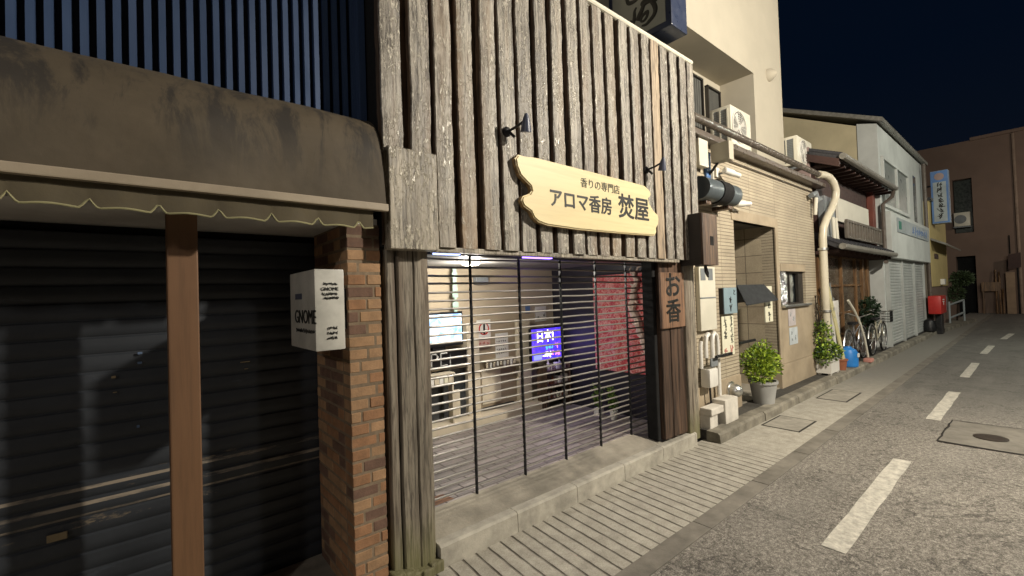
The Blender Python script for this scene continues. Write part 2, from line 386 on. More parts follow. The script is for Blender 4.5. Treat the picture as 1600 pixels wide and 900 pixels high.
# ------------------------------------------------------------ ground, road, kerbs
g = MB().add([(-300, -300, -.30), (300, -300, -.30), (300, 300, -.30), (-300, 300, -.30)], [(0, 1, 2, 3)]); struct(g.build('ground', m_pave))
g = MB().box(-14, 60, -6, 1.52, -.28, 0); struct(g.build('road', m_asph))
g = MB()
x = -13.0; rnd = random.Random(5)
while x < 33:
    L = 1.0 if x < 9 else 2.0
    g.rbox(x+.004, x+L-.004, 1.524, 1.66, -.2, .004+rnd.uniform(0, .003), .004); x += L
struct(g.build('gutter_strip', m_gutter))
g = MB().box(-14, 33, 1.664, 2.46, -.2, .0); struct(g.build('sidewalk', m_groove))
# kerb and dark pavement in front of the neighbouring houses
g = MB(); x = 4.72; k = 0
while x < 26:
    L = .6 if x < 9 else 1.2; j = rnd.uniform(-.008, .008)
    y = 2.25 - (.09*(x-8)/17 if x > 8 else 0)
    g.prism([(y+j, -.1), (y+.012+j, .085), (y+.035+j, .108), (y+.16+j, .112), (y+.16+j, -.1)], 'x', x+.003, x+L-.005); x += L
struct(g.build('kerb', m_conc2, smooth=True))
g = MB().box(4.76, 26, 2.3, 3.4, -.2, .106); struct(g.build('pavement', m_pave))
rnd = random.Random(3)
g = MB()
def dash(x0, x1, y0, y1, yy=0):
    n = 10; A = []; B = []
    for i in range(n+1):
        x = x0+(x1-x0)*i/n; sh = yy*i/n
        A.append((x+rnd.uniform(-.012, .012), y0+sh+rnd.uniform(-.004, .004), .004)); B.append((x+rnd.uniform(-.012, .012), y1+sh+rnd.uniform(-.004, .004), .004))
    g.add(A+B, [(i, i+1, i+n+2, i+n+1) for i in range(n)])
dash(3.3, 5.42, .83, .96); dash(7.26, 9.28, .83, .96); dash(10.8, 12.8, .85, .97); dash(14.5, 16.4, .84, .96, -.03); dash(18.3, 20.3, .68, .81, -.1)
struct(g.build('lane_marking', m_paint))
# square concrete patch with a round iron cover in the road
t = thing('manhole_cover', (6.8, .3, 0), 'round iron cover set in a square concrete patch with dark cut edges on the road', 'manhole cover')
MB().add([(6.31, .75, .004), (7.37, .74, .004), (7.42, -.5, .004), (6.33, -.52, .004)], [(0, 3, 2, 1)]).build('concrete_patch', M('patch_concrete', (.20, .185, .155), .25, 14, rough=.9, bump=.6, bs=70, dirt=.3, dscale=4), t)
g = MB(); C4 = [(6.31, .75), (7.37, .74), (7.42, -.5), (6.33, -.52)]
for i in range(4):
    a, b = Vector(C4[i]), Vector(C4[(i+1) % 4]); d = (b-a).normalized(); nn = Vector((-d.y, d.x)); m = 9
    ww = .045 if i == 3 else .02
    A = []; B = []
    for q in range(m+1):
        p = a+(b-a)*q/m; w1 = ww*rnd.uniform(.5, 1.1); p = p+nn*rnd.uniform(-.008, .008)
        A.append((p.x-nn.x*w1/2, p.y-nn.y*w1/2, .008)); B.append((p.x+nn.x*w1/2, p.y+nn.y*w1/2, .008))
    g.add(A+B, [(q, q+1, q+m+2, q+m+1) for q in range(m)])
m_crack = M('tar_seam', (.018, .014, .011), rough=.7, bump=.3)
g.build('seam', m_crack, t)
MB().lathe([(.13, .005), (.13, .012), (.12, .014)], (6.78, .40, 0), 28).build('iron_lid', M('rusty_iron', (.035, .025, .018), .3, rough=.6), t)
m_slabc = M('cover_concrete', (.37, .345, .29), .2, 12, rough=.9, bump=.6, bs=70, dirt=.3, dscale=3)
for (x0, y0, x1, y1, lab) in ((5.72, 1.84, 6.28, 2.21, 'pale rectangular concrete drain lid in the sidewalk, nearer the shop step'),
                              (7.62, 1.84, 8.38, 2.18, 'pale rectangular concrete drain lid in the sidewalk, the farther of two')):
    t = thing('pavement_slab', (x0, y0, 0), lab, 'drain cover', 'drain covers in the sidewalk')
    MB().rbox(x0, x1, y0, y1, -.05, .005, .003).build('slab', m_slabc, t)
    g = MB()
    for a, b, c, d in ((x0-.022, x0, y0-.02, y1+.02), (x1, x1+.022, y0-.02, y1+.02), (x0, x1, y0-.02, y0), (x0, x1, y1, y1+.02)): g.box(a, b, c, d, -.04, .003)
    g.build('seam', m_crack, t)

# ------------------------------------------------------------ left: shuttered shop
shop = thing('shuttered_shop', (.3, 2.8, 0), 'closed shop with dark roller shutters, brown canopy and blue ribbed siding, at the left edge', 'shop')
g = MB().box(-3.6, 1.06, 3.12, 7, -.1, 6.5); g.box(-3.6, 1.06, 2.67, 3.12, 2.12, 6.5); g.build('wall', m_black, shop)
# siding: deep ribs with black slots
g = MB(); x = -3.5
while x < 1.04:
    g.prism([(x, 2.66), (x+.003, 2.615), (x+.029, 2.615), (x+.032, 2.66)], 'z', 2.45, 6.5, 0); x += .0535
g.box(-3.5, 1.06, 2.655, 2.668, 2.45, 6.5, 1); g.rbox(1.02, 1.065, 2.57, 2.66, 2.45, 6.5, .004, 0)
g.build('ribbed_siding', [m_blue_siding, m_siding_gap], shop)
def shutter(x0, x1, seed, name='roller_shutter'):
    t = NT('dark_shutter_paint_%d' % seed); v = t.coord((.25, 1, 1)); v1 = t.coord()
    n1 = t.noise(v, 11, 7, .8); n2 = t.noise(v1, 2.4, 4, .6)
    c = t.ramp(n2, [(.3, (.016, .019, .024)), (.7, (.032, .037, .045))])
    c = t.mix(t.ramp(n1, [(.60, 0.), (.75, .6)]), c, (.07, .085, .11))
    sx = t.t.nodes.new('ShaderNodeSeparateXYZ'); t.t.links.new(v1, sx.inputs[0])
    # worn, peeling paint along the two lower ribs at waist height
    z = sx.outputs['Z']; band = None
    for zc, wd in ((.775, .008), (.70, .009), (.645, .006)):
        q = t.math('LESS_THAN', t.math('ABSOLUTE', t.math('SUBTRACT', z, zc)), wd)
        band = q if band is None else t.math('MAXIMUM', band, q)
    wear = t.math('MULTIPLY', band, t.ramp(t.noise(v, 9, 5, .7), [(.42, 0.), (.58, 1.)]))
    c = t.mix(wear, c, (.26, .22, .17))
    sc = t.math('MULTIPLY', t.math('LESS_THAN', t.math('ABSOLUTE', t.math('SUBTRACT', z, .71)), .12), t.ramp(t.noise(v, 14, 6, .8), [(.6, 0.), (.68, .6)]))
    c = t.mix(sc, c, (.22, .17, .11))
    t.base(c); t.rough(.5); t.bump(n1, .3, .004)
    g = MB(); n = 5; P = .088; z0 = .02; rows = int((2.1-z0)/P); pr = []
    for i in range(rows):
        for (dz, dy) in ((0, .0), (.010, -.008), (.045, -.011), (.076, -.008), (.083, 0)):
            pr.append((3.07+dy, z0+i*P+dz))
    vs = []; m = len(pr)
    cols = 12
    for j in range(cols+1):
        xx = x0+(x1-x0)*j/cols
        for (y, z) in pr: vs.append((xx, y+.004*noise.noise(Vector((xx*3, z*2.5, seed))), z+.004*noise.noise(Vector((xx*2.2, z*1.5, seed+4)))))
    fs = [(j*m+i, (j+1)*m+i, (j+1)*m+i+1, j*m+i+1) for j in range(cols) for i in range(m-1)]
    g.add(vs, fs); return g.build(name, t.m, shop, smooth=True)
shutter(-1.25, .115, 1); shutter(.185, .90, 2)
CH = []
for (x, z, w, h, mi) in ((-.115, 1.30, .018, .012, 0), (-.012, 1.41, .02, .012, 1), (-.012, 1.36, .018, .012, 1), (-.11, 1.225, .016, .006, 0), (-.02, 1.03, .012, .014, 1), (.45, 1.31, .05, .006, 0), (.47, 1.27, .02, .004, 0)):
    CH.append((x, w, z, h, mi))
CH.append((-.35, .07, .56, .035, 0))
chm = [M('tan_paint_chip', (.30, .23, .13), .4, rough=.8), M('blue_paint_chip', (.12, .18, .30), .3, rough=.8)]
for x, w, z, h, mi in CH: MB().rbox(x, x+w, 3.043, 3.05, z, z+h, .003).build('paint_chip', chm[mi], shop)
MB().rbox(.098, .215, 2.55, 2.66, -.02, 2.10, .006).build('wooden_post', m_brownpost, shop)
MB().box(-1.33, -1.24, 2.55, 3.1, 0, 2.1).build('wooden_post', m_brownpost, shop)
MB().box(-3.5, 1.06, 2.46, 3.14, 2.085, 2.12).build('soffit', m_soffit, shop)
MB().rbox(-3.5, .97, 2.30, 3.12, -.2, .02, .01).build('threshold', m_conc, shop)
# brick pillar built of separate bricks in a dark mortar core
bm_o = M('orange_brick', (.31, .165, .085), .22, 22, rough=.9, bump=.6, bs=70, dirt=.25, dscale=8)
bm_t = M('tan_brick', (.36, .22, .12), .22, 22, rough=.9, bump=.6, bs=70, dirt=.25, dscale=8)
bm_d = M('burnt_brick', (.17, .10, .07), .3, 22, rough=.9, bump=.6, bs=70, dirt=.3, dscale=8)
bm_m = M('brick_mortar', (.22, .165, .11), .3, 40, rough=1, bump=.6)
g = MB(); g.box(.882, 1.068, 2.460, 3.05, -.1, 2.085, 3); rnd = random.Random(11)
z = .0; k = 0
while z < 2.06:
    h = .060
    cuts = [.88, .985, 1.072] if k % 2 else [.88, 1.03, 1.072]
    if k % 4 == 2: cuts = [.88, .94, 1.072]
    for a, b in zip(cuts, cuts[1:]):
        mi = rnd.choices((0, 1, 2), (5, 6, 2))[0]; j = rnd.uniform(-.003, .003)
        g.rbox(a+(.005 if a > .89 else 0), b-(.005 if b < 1.07 else 0), 2.457+j, 2.56, z+.004, min(z+h, 2.08)+.0, .004, mi, 1)
    ys = [2.566, 2.78, 2.99, 3.05] if k % 2 else [2.566, 2.67, 2.885, 3.05]
    for a, b in zip(ys, ys[1:]):
        g.rbox(.879+rnd.uniform(-.002, .002), .95, a+.005, b-.004, z+.004, min(z+h, 2.08), .004, rnd.choices((0, 1, 2), (4, 4, 3))[0], 1)
    z += .0695; k += 1
g.build('brick_pillar', [bm_o, bm_t, bm_d, bm_m], shop)
# canopy: rounded brown vinyl shell over the front
t = NT('stained_brown_canopy'); v = t.coord(); vv = t.coord((1.6, 1, .35))
c = t.ramp(t.noise(v, 2.2, 6, .7), [(.3, (.052, .040, .024)), (.7, (.090, .069, .043))])
st = t.ramp(t.noise(vv, 5, 6, .75, .4), [(.46, 0.), (.60, .95)])
sx = t.t.nodes.new('ShaderNodeSeparateXYZ'); t.t.links.new(v, sx.inputs[0])
up = t.ramp(sx.outputs['Z'], [(.0, 0.), (.5, 1.)])
hz = t.t.nodes.new('ShaderNodeMapRange'); hz.inputs[1].default_value = 2.2; hz.inputs[2].default_value = 2.5; t.t.links.new(sx.outputs['Z'], hz.inputs[0])
c = t.mix(t.math('MULTIPLY', st, hz.outputs[0]), c, (.022, .018, .014)); t.base(c); t.rough(.75); t.bump(t.noise(v, 30, 5), .2, .004); t.bump(t.noise(v, 2.5, 3), .5, .03)
m_canopy = t.m
aw = thing_part = None
prof = [(2.66, 2.72)]
for i in range(0, 13):
    a = R(90*i/12); prof.append((2.60-.30*math.sin(a), 2.40+.32*math.cos(a)))
prof += [(2.285, 2.17)]
g = MB(); xs = [-3.5+i*.15 for i in range(31)]; xs = [x for x in xs if x < 1.0]+[1.035]; n = len(prof)
vs = []
for x in xs:
    for (y, z) in prof: vs.append((x, y+.018*noise.noise(Vector((x*2.6, z*2.5, 1)))-.007*math.exp(-((x-.115)/.03)**2)+.004*math.sin(x*9+z*4), z+.006*noise.noise(Vector((x*2.5, z*3, 7)))))
g.add(vs, [(j*n+i, (j+1)*n+i, (j+1)*n+i+1, j*n+i+1) for j in range(len(xs)-1) for i in range(n-1)])
g.add([(1.034, y, z) for y, z in prof]+[(1.034, 2.66, 2.17)], [list(range(n+1))])
awn = g.build('awning', m_canopy, shop, smooth=True, sharp=60)
MB().rbox(-3.5, 1.045, 2.262, 2.30, 2.132, 2.172, .006).build('front_bar', m_bar, awn)
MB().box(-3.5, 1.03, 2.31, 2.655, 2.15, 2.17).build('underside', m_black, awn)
# scalloped valance
def val(x):
    u = ((x-.85)/.207) % 1.0; return 2.028+.030*max(0, (1-abs(u-.5)*2) < .22)*(1-(1-abs(u-.5)*2)/.22) if False else 0
xs = []; x = -3.4
zl = []
while x <= .972:
    u = ((x+.35)/.2075) % 1.0; d = min(u, 1-u)
    z = 2.040+.040*max(0, 1-d/.13)**1.2-.004*math.cos(u*2*math.pi)
    xs.append(x); zl.append(z); x += .01
ft = [(x, 2.305+.006*math.sin(x*30), z) for x, z in zip(xs, zl)]
g = MB(); n = len(xs); g.add([(x, 2.30, 2.132) for x in xs]+ft, [(i, i+1, n+i+1, n+i) for i in range(n-1)])
g.add([(x, 2.308, 2.132) for x in xs]+[(p[0], p[1]+.005, p[2]) for p in ft], [(i, i+1, n+i+1, n+i) for i in range(n-1)])
va = g.build('valance', m_valance, awn, smooth=True)
MB().tube([(p[0], p[1], p[2]) for p in ft], .0045, 6).build('piping', m_piping, va, smooth=True)
# box sign fixed to the pillar
t = thing('lightbox_sign', (.72, 2.5, 1.4), 'white projecting box sign with dark capital letters beside the brick pillar', 'sign')
g = MB().rbox(.655, .80, 2.28, 2.74, 1.41, 1.815, .008); g.build('casing', M('aged_white_acrylic', (.50, .49, .44), .06, 5, rough=.4, bump=0, dirt=.25, dscale=6), t, smooth=True)
MB().box(.80, .89, 2.48, 2.54, 1.50, 1.72).build('bracket', m_dark, t)
lettering('GNOME', .10, (.6535, 2.45, 1.575), m_ink, t, '-x', 1.05, bold=0)
lettering('GNOME', .024, (.727, 2.2785, 1.715), m_ink, t, '-y', 1.0, bold=0)
strokes([(i/9, .5, .012) for i in range(10)], (.70, 2.28, 1.735), .06, .012, m_ink, t, seed=3)
strokes([(i/9, .5, .013) for i in range(10)], (.695, 2.28, 1.685), .065, .012, m_ink, t, seed=4)
strokes([(i/9, .5, .012) for i in range(10)], (.70, 2.28, 1.665), .065, .012, m_ink, t, seed=5)
for k, z in enumerate((1.515, 1.49, 1.465)): strokes([(i/5, .5, .013) for i in range(6)], (.715, 2.28, z), .04, .012, m_ink, t, seed=6+k)
strokes([(i/14, .5, .018) for i in range(15)], (.655, 2.61, 1.50), .32, .012, m_ink, t, '-x', seed=15)
MB().box(.6515, .656, 2.50, 2.62, 1.67, 1.70).build('small_logo', M('faded_navy_ink', (.08, .09, .13), rough=.6), t)

# ------------------------------------------------------------ the incense shop
inc = thing('incense_shop', (2.8, 2.6, 0), 'incense shop clad in rough vertical grey wooden slats above an open alcove', 'shop')
# slats: rough-edged halved logs
def slats():
    g = MB(); rnd = random.Random(21); n = 21; x0 = 1.135; pitch = (4.595-1.135)/(n-1)
    for i in range(n):
        xc = x0+i*pitch+rnd.uniform(-.008, .008); w = rnd.uniform(.118, .137); zb = 1.965 if i > 1 else 2.50
        zt = 4.10; rows = 56; ph = rnd.uniform(0, 50); yo = rnd.uniform(-.008, .008)
        mi = 3 if i == 16 else rnd.choices((0, 1, 4), (5, 5, 2))[0]
        vs = []
        for r in range(rows+1):
            z = zb+(zt-zb)*r/rows
            wl = w/2+.004*noise.noise(Vector((ph, z*3.4, 0)))+.004*noise.noise(Vector((ph, z*20, 3)))
            wr = w/2+.004*noise.noise(Vector((ph+9, z*3.4, 0)))+.004*noise.noise(Vector((ph+9, z*20, 3)))
            cx = xc+.007*noise.noise(Vector((ph, z*.9, 8)))
            q = .010*noise.noise(Vector((ph, z*7, 12)))
            for (u, y) in ((-1, 2.425), (-1, 2.372), (-.93, 2.362), (-.3, 2.357), (.3, 2.357), (.93, 2.361), (1, 2.371), (1, 2.425)):
                e = .003*noise.noise(Vector((ph+u*2, z*9, 31)))+.004*noise.noise(Vector((ph+u*5, z*30, 5)))
                vs.append((cx+(u*wr if u > 0 else u*wl), y+yo+q*.5+(e if abs(u) < 1 or y < 2.4 else 0), z))
        m = 8
        for r in range(rows):
            for c in range(m-1):
                side = c in (0, m-2)
                g.add([], [])
        k = len(g.v); g.v += vs
        for r in range(rows):
            for c in range(m-1):
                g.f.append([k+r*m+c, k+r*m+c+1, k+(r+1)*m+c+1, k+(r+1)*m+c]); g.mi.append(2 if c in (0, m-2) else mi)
        g.f.append([k+c for c in range(m)]); g.mi.append(0); g.f.append([k+rows*m+c for c in range(m)][::-1]); g.mi.append(0)
    return g.build('slat_cladding', [m_slat, m_slat2, m_slatside, m_pine, m_slatbrown], inc, smooth=True, sharp=50)
slats()
MB().box(1.075, 4.655, 2.412, 2.43, 1.97, 4.12).build('backing_boards', m_slatside, inc)
g = MB().box(1.075, 4.655, 2.43, 2.47, 1.96, 4.12); g.box(1.075, 4.655, 2.47, 2.70, 1.99, 4.12)
g.box(1.075, 4.655, 2.70, 5.5, 2.05, 4.12); g.box(1.075, 1.36, 2.62, 5.5, 0, 2.05); g.build('wall', m_black, inc)
MB().rbox(1.085, 1.395, 2.335, 2.43, 1.94, 2.525, .006).build('square_panel', m_panel, inc)
MB().rbox(1.39, 4.24, 2.372, 2.43, 1.935, 1.968, .006).build('bottom_rail', m_panel, inc)
MB().tube([(1.07, 2.385, 4.135), (4.665, 2.385, 4.135)], .026, 10).build('top_rail', m_cream, inc, smooth=True)
g = MB()
def plank(x0, x1, y0, y1, z0, z1, seed, mi=0, jag=0.):
    rows = 40; vs = []
    for r in range(rows+1):
        z = z0+(z1-z0)*r/rows
        a = .005*noise.noise(Vector((seed, z*3, 0))); b = .005*noise.noise(Vector((seed+5, z*3, 0)))
        for (x, y) in ((x0+a, y1), (x0+a, y0+.006), (x0+a+.006, y0), ((x0+x1)/2, y0-.002+.003*noise.noise(Vector((seed, z*5, 9)))), (x1+b-.006, y0), (x1+b, y0+.006), (x1+b, y1)): vs.append((x, y, z))
    m = 7; fs = [[r*m+c, r*m+c+1, (r+1)*m+c+1, (r+1)*m+c] for r in range(rows) for c in range(m-1)]
    fs += [list(range(m)), [rows*m+c for c in range(m)][::-1]]
    g.add(vs, fs, mi)
plank(1.105, 1.158, 2.452, 2.62, .0, 1.96, 1); plank(1.170, 1.268, 2.440, 2.62, .0, 1.96, 2); plank(1.272, 1.372, 2.436, 2.62, .0, 1.96, 3)
g.build('corner_post', m_post, inc, smooth=True)
g = MB(); rnd = random.Random(8)
for i in range(5): g.rbox(1.08+i*.058, 1.15+i*.062, 2.40-rnd.uniform(0, .015), 2.5, -.02, .04+rnd.uniform(0, .05), .01)
g.build('post_base', m_post, inc)
# right side wooden wall between alcove and street, wide dark boards
g = MB(); plank(3.93, 3.985, 2.50, 2.62, .16, 1.96, 14, 1)
plank(3.99, 4.145, 2.455, 2.56, .17, 1.96, 11); plank(4.15, 4.285, 2.45, 2.56, .17, 1.96, 12); plank(4.288, 4.42, 2.455, 2.56, .16, 1.96, 13)
plank(4.424, 4.50, 2.43, 2.56, .08, 1.96, 15, 2); plank(4.505, 4.64, 2.435, 2.58, .05, 2.4, 16, 2)
g.build('board_wall', [m_darkwood, m_black, m_post], inc, smooth=True)
MB().box(4.40, 4.64, 2.58, 4.6, 0, 2.4).build('side_wall', m_darkwood, inc)
# step, slope and alcove floor
g = MB(); x = 1.385; rnd = random.Random(4)
while x < 4.5:
    L = min(.62, 4.52-x); g.prism([(2.405, -.1), (2.41, .125), (2.425, .138), (2.49, .140), (2.49, -.1)], 'x', x+.002, x+L-.003); x += L
g.build('front_step', M('step_stone', (.46, .43, .36), .2, 14, rough=.85, bump=.5, bs=80, dirt=.4, dscale=4), inc, smooth=True)
MB().add([(1.36, 2.49, .139), (4.52, 2.49, .139), (4.52, 2.76, .20), (1.36, 2.76, .20), (1.36, 2.49, -.1), (4.52, 2.49, -.1), (4.52, 2.76, -.1), (1.36, 2.76, -.1)],
         [(0, 1, 2, 3), (0, 3, 7, 4), (1, 5, 6, 2)]).build('sill_slope', m_conc, inc)
MB().box(1.36, 4.4, 2.76, 4.6, -.1, .20).build('alcove_floor', m_floortile, inc)
MB().add([(1.45, 2.78, .204), (1.72, 2.78, .204), (1.70, 2.90, .204), (1.46, 2.93, .204)], [(0, 1, 2, 3)]).build('patched_tile', M('reddish_patch', (.30, .17, .11), .3, 20, rough=.9, bump=.5), inc)
m_inwall = M('beige_shop_wall', (.42, .35, .25), .06, 3, rough=.8, bump=.1, dirt=.12)
m_inwall2 = M('tan_shop_wall', (.33, .265, .18), .06, 3, rough=.8, bump=.1, dirt=.12)
m_ivory = M('ivory_woodwork', (.62, .55, .42), .04, rough=.55, bump=0, dirt=.1)
MB().box(1.36, 4.4, 4.34, 4.42, .2, 2.05).build('back_wall', m_inwall, inc)
MB().box(4.365, 4.40, 2.60, 4.34, .2, 2.05).build('alcove_side_wall', M('dark_navy_wall', (.02, .018, .028), .3, 4, rough=.5), inc)
MB().box(1.36, 4.4, 2.72, 4.34, 2.0, 2.05).build('alcove_ceiling', M('ceiling_board', (.20, .19, .17), .08, rough=.8), inc)
MB().rbox(1.40, 4.02, 4.12, 4.34, .2, .30, .008).build('display_ledge', m_ivory, inc)
g = MB(); g.rbox(2.86, 3.03, 4.24, 4.33, .30, 1.35, .006); g.build('ivory_pillar', m_ivory, inc); MB().rbox(3.63, 3.84, 4.24, 4.33, .30, 1.35, .006).build('ivory_pillar', m_ivory, inc)
sf = MB().box(3.04, 3.62, 4.29, 4.335, .34, 1.36).build('shop_door', m_inwall2, inc)
MB().rbox(3.08, 3.36, 4.275, 4.292, .38, .80, .004).build('lower_panel', m_ivory, sf)
MB().rbox(3.08, 3.56, 4.275, 4.292, .31, .345, .004).build('kick_rail', m_dark, sf)
w = MB().box(2.0, 2.84, 4.27, 4.33, .32, .86).build('display_window', m_glass, inc)
g = MB()
for a, b, c, d in ((1.98, 2.86, .86, .89), (1.98, 2.0, .3, .89), (2.62, 2.75, .32, .62)): g.rbox(a, b, 4.25, 4.275, c, d, .003)
g.build('frame', [m_ivory], w)
# little shelf with hanging pieces and bottles behind the grille
g = MB(); g.rbox(3.08, 3.56, 4.18, 4.29, .885, .90, .003)
inc_shelf = g.build('shelf', m_ivory, inc)
# roll-down grille with five chains and thin rods
gr = MB().rbox(1.37, 4.30, 2.70, 2.80, 1.955, 1.998, .006).build('grille', m_dark, inc)
for i in range(5):
    x = 1.90+i*.4825; g = MB(); z = .20; k = 0
    while z < 1.95:
        if k % 2: g.box(x-.010, x+.010, 2.742, 2.750, z, z+.040)
        else: g.box(x-.006, x+.006, 2.736, 2.758, z-.006, z+.044)
        z += .037; k += 1
    g.build('chain', m_dark, gr)
rnd = random.Random(2)
for i in range(29):
    z = 1.93-i*.0597+rnd.uniform(-.004, .004)
    pts = [(1.40+j*.29, 2.755+.003*math.sin(j+i), z+rnd.uniform(-.0035, .0035)) for j in range(11)]
    MB().tube(pts, .0080, 8).build('rod', m_rod, gr, smooth=True)
MB().box(4.28, 4.36, 2.60, 2.74, .2, 2.0).build('grille_guide', m_black, inc)

# light strips under the fascia (lit, purple and blue white)
def strip(x0, x1, y, z, col, s, lab):
    t = thing('strip_light', ((x0+x1)/2, y, z), lab, 'light', 'lit strips under the slat facade')
    MB().rbox(x0, x1, y-.03, y+.03, z+.012, z+.03, .004).build('housing', m_cream, t)
    MB().rbox(x0+.01, x1-.01, y-.02, y+.02, z, z+.012, .004).build('tube', M('lit_tube_%d' % int(x0*100), (.8, .8, .8), bump=0, emit=(col, s)), t)
strip(1.50, 1.72, 2.60, 1.945, (.35, .45, 1), 2.5, 'bluish lit strip tucked under the slats near the corner post')
strip(2.30, 2.62, 2.60, 1.945, (.30, .16, 1), 4, 'violet lit strip tucked under the slats above the second chain')
# warm ceiling light inside the alcove
t = thing('ceiling_light', (2.5, 3.6, 2.0), 'small round ceiling light inside the alcove behind the grille', 'light')
MB().lathe([(.09, 0), (.09, -.025), (.06, -.035)], (2.5, 3.6, 2.0), 20).build('diffuser', M('lit_diffuser', (.8, .75, .6), bump=0, emit=((1, .88, .7), 5)), t, smooth=True)
l = lamp('alcove_light', (2.5, 3.6, 1.9), 46, (1, .93, .84), .09); l.parent = t; l.location = (0, 0, -.1)

# screens
def screen_mat(name, kind):
    t = NT(name); v = t.coord()
    e = t.ramp(t.noise(v, 16 if kind else 9, 4, .6, .6), [(.3, (.10, .30, .75)), (.5, (.55, .80, 1.)), (.62, (1., 1., 1.))] if kind == 0 else [(.3, (.03, .02, .55)), (.55, (.10, .05, .9)), (.75, (.28, .08, .95))])
    t.base((.01, .01, .01)); t.set(t.b.inputs['Emission Color'], e); t.b.inputs['Emission Strength'].default_value = 2.0 if kind == 0 else 1.3; t.rough(.3); return t.m
t = thing('display_screen', (2.5, 4.2, 1.1), 'lit screen showing a pale blue picture behind the grille, left of the two', 'screen', 'lit screens in the alcove')
MB().rbox(2.19, 2.785, 4.20, 4.26, 1.125, 1.50, .008).build('casing', m_dark, t)
MB().box(2.205, 2.765, 4.196, 4.202, 1.155, 1.475).build('picture', screen_mat('pale_blue_picture', 0), t)
MB().rbox(2.40, 2.56, 4.21, 4.27, 1.09, 1.125, .004).build('foot', m_dark, t)
def E(n, col, s): return M(n, (.02, .02, .02), bump=0, emit=(col, s))
t = thing('display_screen', (4.08, 4.1, .85), 'glowing blue violet screen with white characters, right of the two', 'screen', 'lit screens in the alcove')
MB().rbox(3.73, 4.27, 4.11, 4.16, .80, 1.235, .01).build('casing', m_dark, t)
MB().box(3.74, 4.255, 4.105, 4.112, .815, 1.222).build('picture', screen_mat('blue_violet_picture', 1), t)
e1 = E('white_glow', (1, .9, 1), 3.0); e2 = E('pink_glow', (1, .25, .5), 1.8); e3 = E('cyan_glow', (.05, .35, 1), 2.2)
lettering('日本!', .165, (3.965, 4.102, 1.115), e1, t, '-y', .85, heavy=.0012)
strokes([(.1, .5, .06), (.35, .5, .06), (.6, .5, .06)], (3.98, 4.104, .955), .17, .06, e3, t, seed=2, thick=.2)
strokes([(.0, .5, .07), (.3, .5, .07), (.6, .5, .07)], (3.96, 4.104, .865), .15, .06, e1, t, seed=5, thick=.18)
strokes([(.0, .5, .06), (.5, .5, .06), (.9, .5, .06)], (4.10, 4.104, .865), .12, .06, e2, t, seed=7, thick=.25)
strokes([(.5, .5, .07)], (4.14, 4.104, .955), .05, .08, e2, t, seed=9, thick=.2)
MB().rbox(3.76, 3.90, 4.101, 4.104, .835, .895, .001).build('pale_badge', E('pale_blue_glow', (.3, .35, 1), 1.2), t)
l = lamp('screen_glow', (4.0, 3.98, 1.0), 2.0, (.25, .12, 1), .15); l.parent = t; l.location = (-.08, -.12, .15)
# unlit tube sign
t = thing('neon_open_sign', (2.6, 4.2, .9), 'unlit white tube sign reading OPEN below the left screen', 'sign')
MB().rbox(2.24, 2.85, 4.225, 4.245, .885, 1.085, .006).build('backboard', m_dark, t)
tb = M('white_tube', (.75, .75, .72), rough=.3, bump=0)
g = MB(); xx = 2.245; z0, z1 = .92, 1.05
def tubeg(p, closed=False): g.tube([(a, 4.215, b) for a, b in p], .009, 6, closed=closed)
tubeg([(xx+.05+.048*math.cos(R(a)), .985+.066*math.sin(R(a))) for a in range(0, 360, 24)], True)
tubeg([(xx+.135, z0), (xx+.135, z1), (xx+.19, z1), (xx+.215, z1-.03), (xx+.19, z1-.065), (xx+.14, z1-.065)])
tubeg([(xx+.33, z0), (xx+.25, z0), (xx+.25, z1), (xx+.33, z1)]); tubeg([(xx+.25, .985), (xx+.31, .985)])
tubeg([(xx+.37, z0), (xx+.37, z1), (xx+.46, z0), (xx+.46, z1)])
tubeg([(2.255, .895), (2.255, 1.075), (2.835, 1.075), (2.835, .895)], True)
g.build('tubes', tb, t, smooth=True)
# notices and small things on the back wall
def sheet(name, x0, x1, z0, z1, y, mat, label, cat, marks=None, ink=None, seed=1, group=None, th=.006):
    o = MB().rbox(x0, x1, y-th, y, z0, z1, min(.002, th/3)).build(name, mat, loc=((x0+x1)/2, y, z0)); tag(o, label, cat, group)
    if marks: strokes(marks, (x0, y-th, z0), x1-x0, z1-z0, ink or m_ink, o, seed=seed)
    return o
lines = [(u/6+.1, v, .022) for v in (.85, .7, .55, .4, .25) for u in range(5)]
sheet('notice', 3.30, 3.50, .88, 1.20, 4.285, m_paper, 'white typed paper notice hanging on the tan door in the alcove', 'notice', lines, m_greenink, 4)
t = tag(MB().rbox(3.02, 3.22, 4.262, 4.27, 1.16, 1.38, .002).build('prohibition_sign', m_paper, loc=(3.12, 4.27, 1.16)), 'white prohibition sign with a red ring and black figure on alcove wall', 'sign')
MB().lathe([(.074, 0), (.074, -.004), (.060, -.004), (.060, 0)], (3.12, 4.262, 1.275), 28, axis='y', cap=False).build('red_ring', m_red, t)
MB().rbox(3.11, 3.135, 4.257, 4.262, 1.21, 1.33, .002).build('black_figure', m_ink, t)
sheet('notice', 3.02, 3.21, 1.05, 1.14, 4.27, M('pink_paper', (.62, .42, .36), bump=0), 'pinkish paper notice directly under the red ring sign', 'notice', [(.2, .6, .03), (.5, .6, .03), (.8, .5, .03)], m_red, 6)
sheet('notice', 3.85, 3.93, 1.42, 1.53, 4.335, m_bluepaint, 'small blue square notice high on the alcove wall', 'notice')
sheet('notice', 4.02, 4.22, 1.30, 1.50, 4.335, m_paper, 'pale paper notice above the blue violet screen', 'notice', [(.25, .3, .04), (.8, .4, .04)], m_greenink, 8)
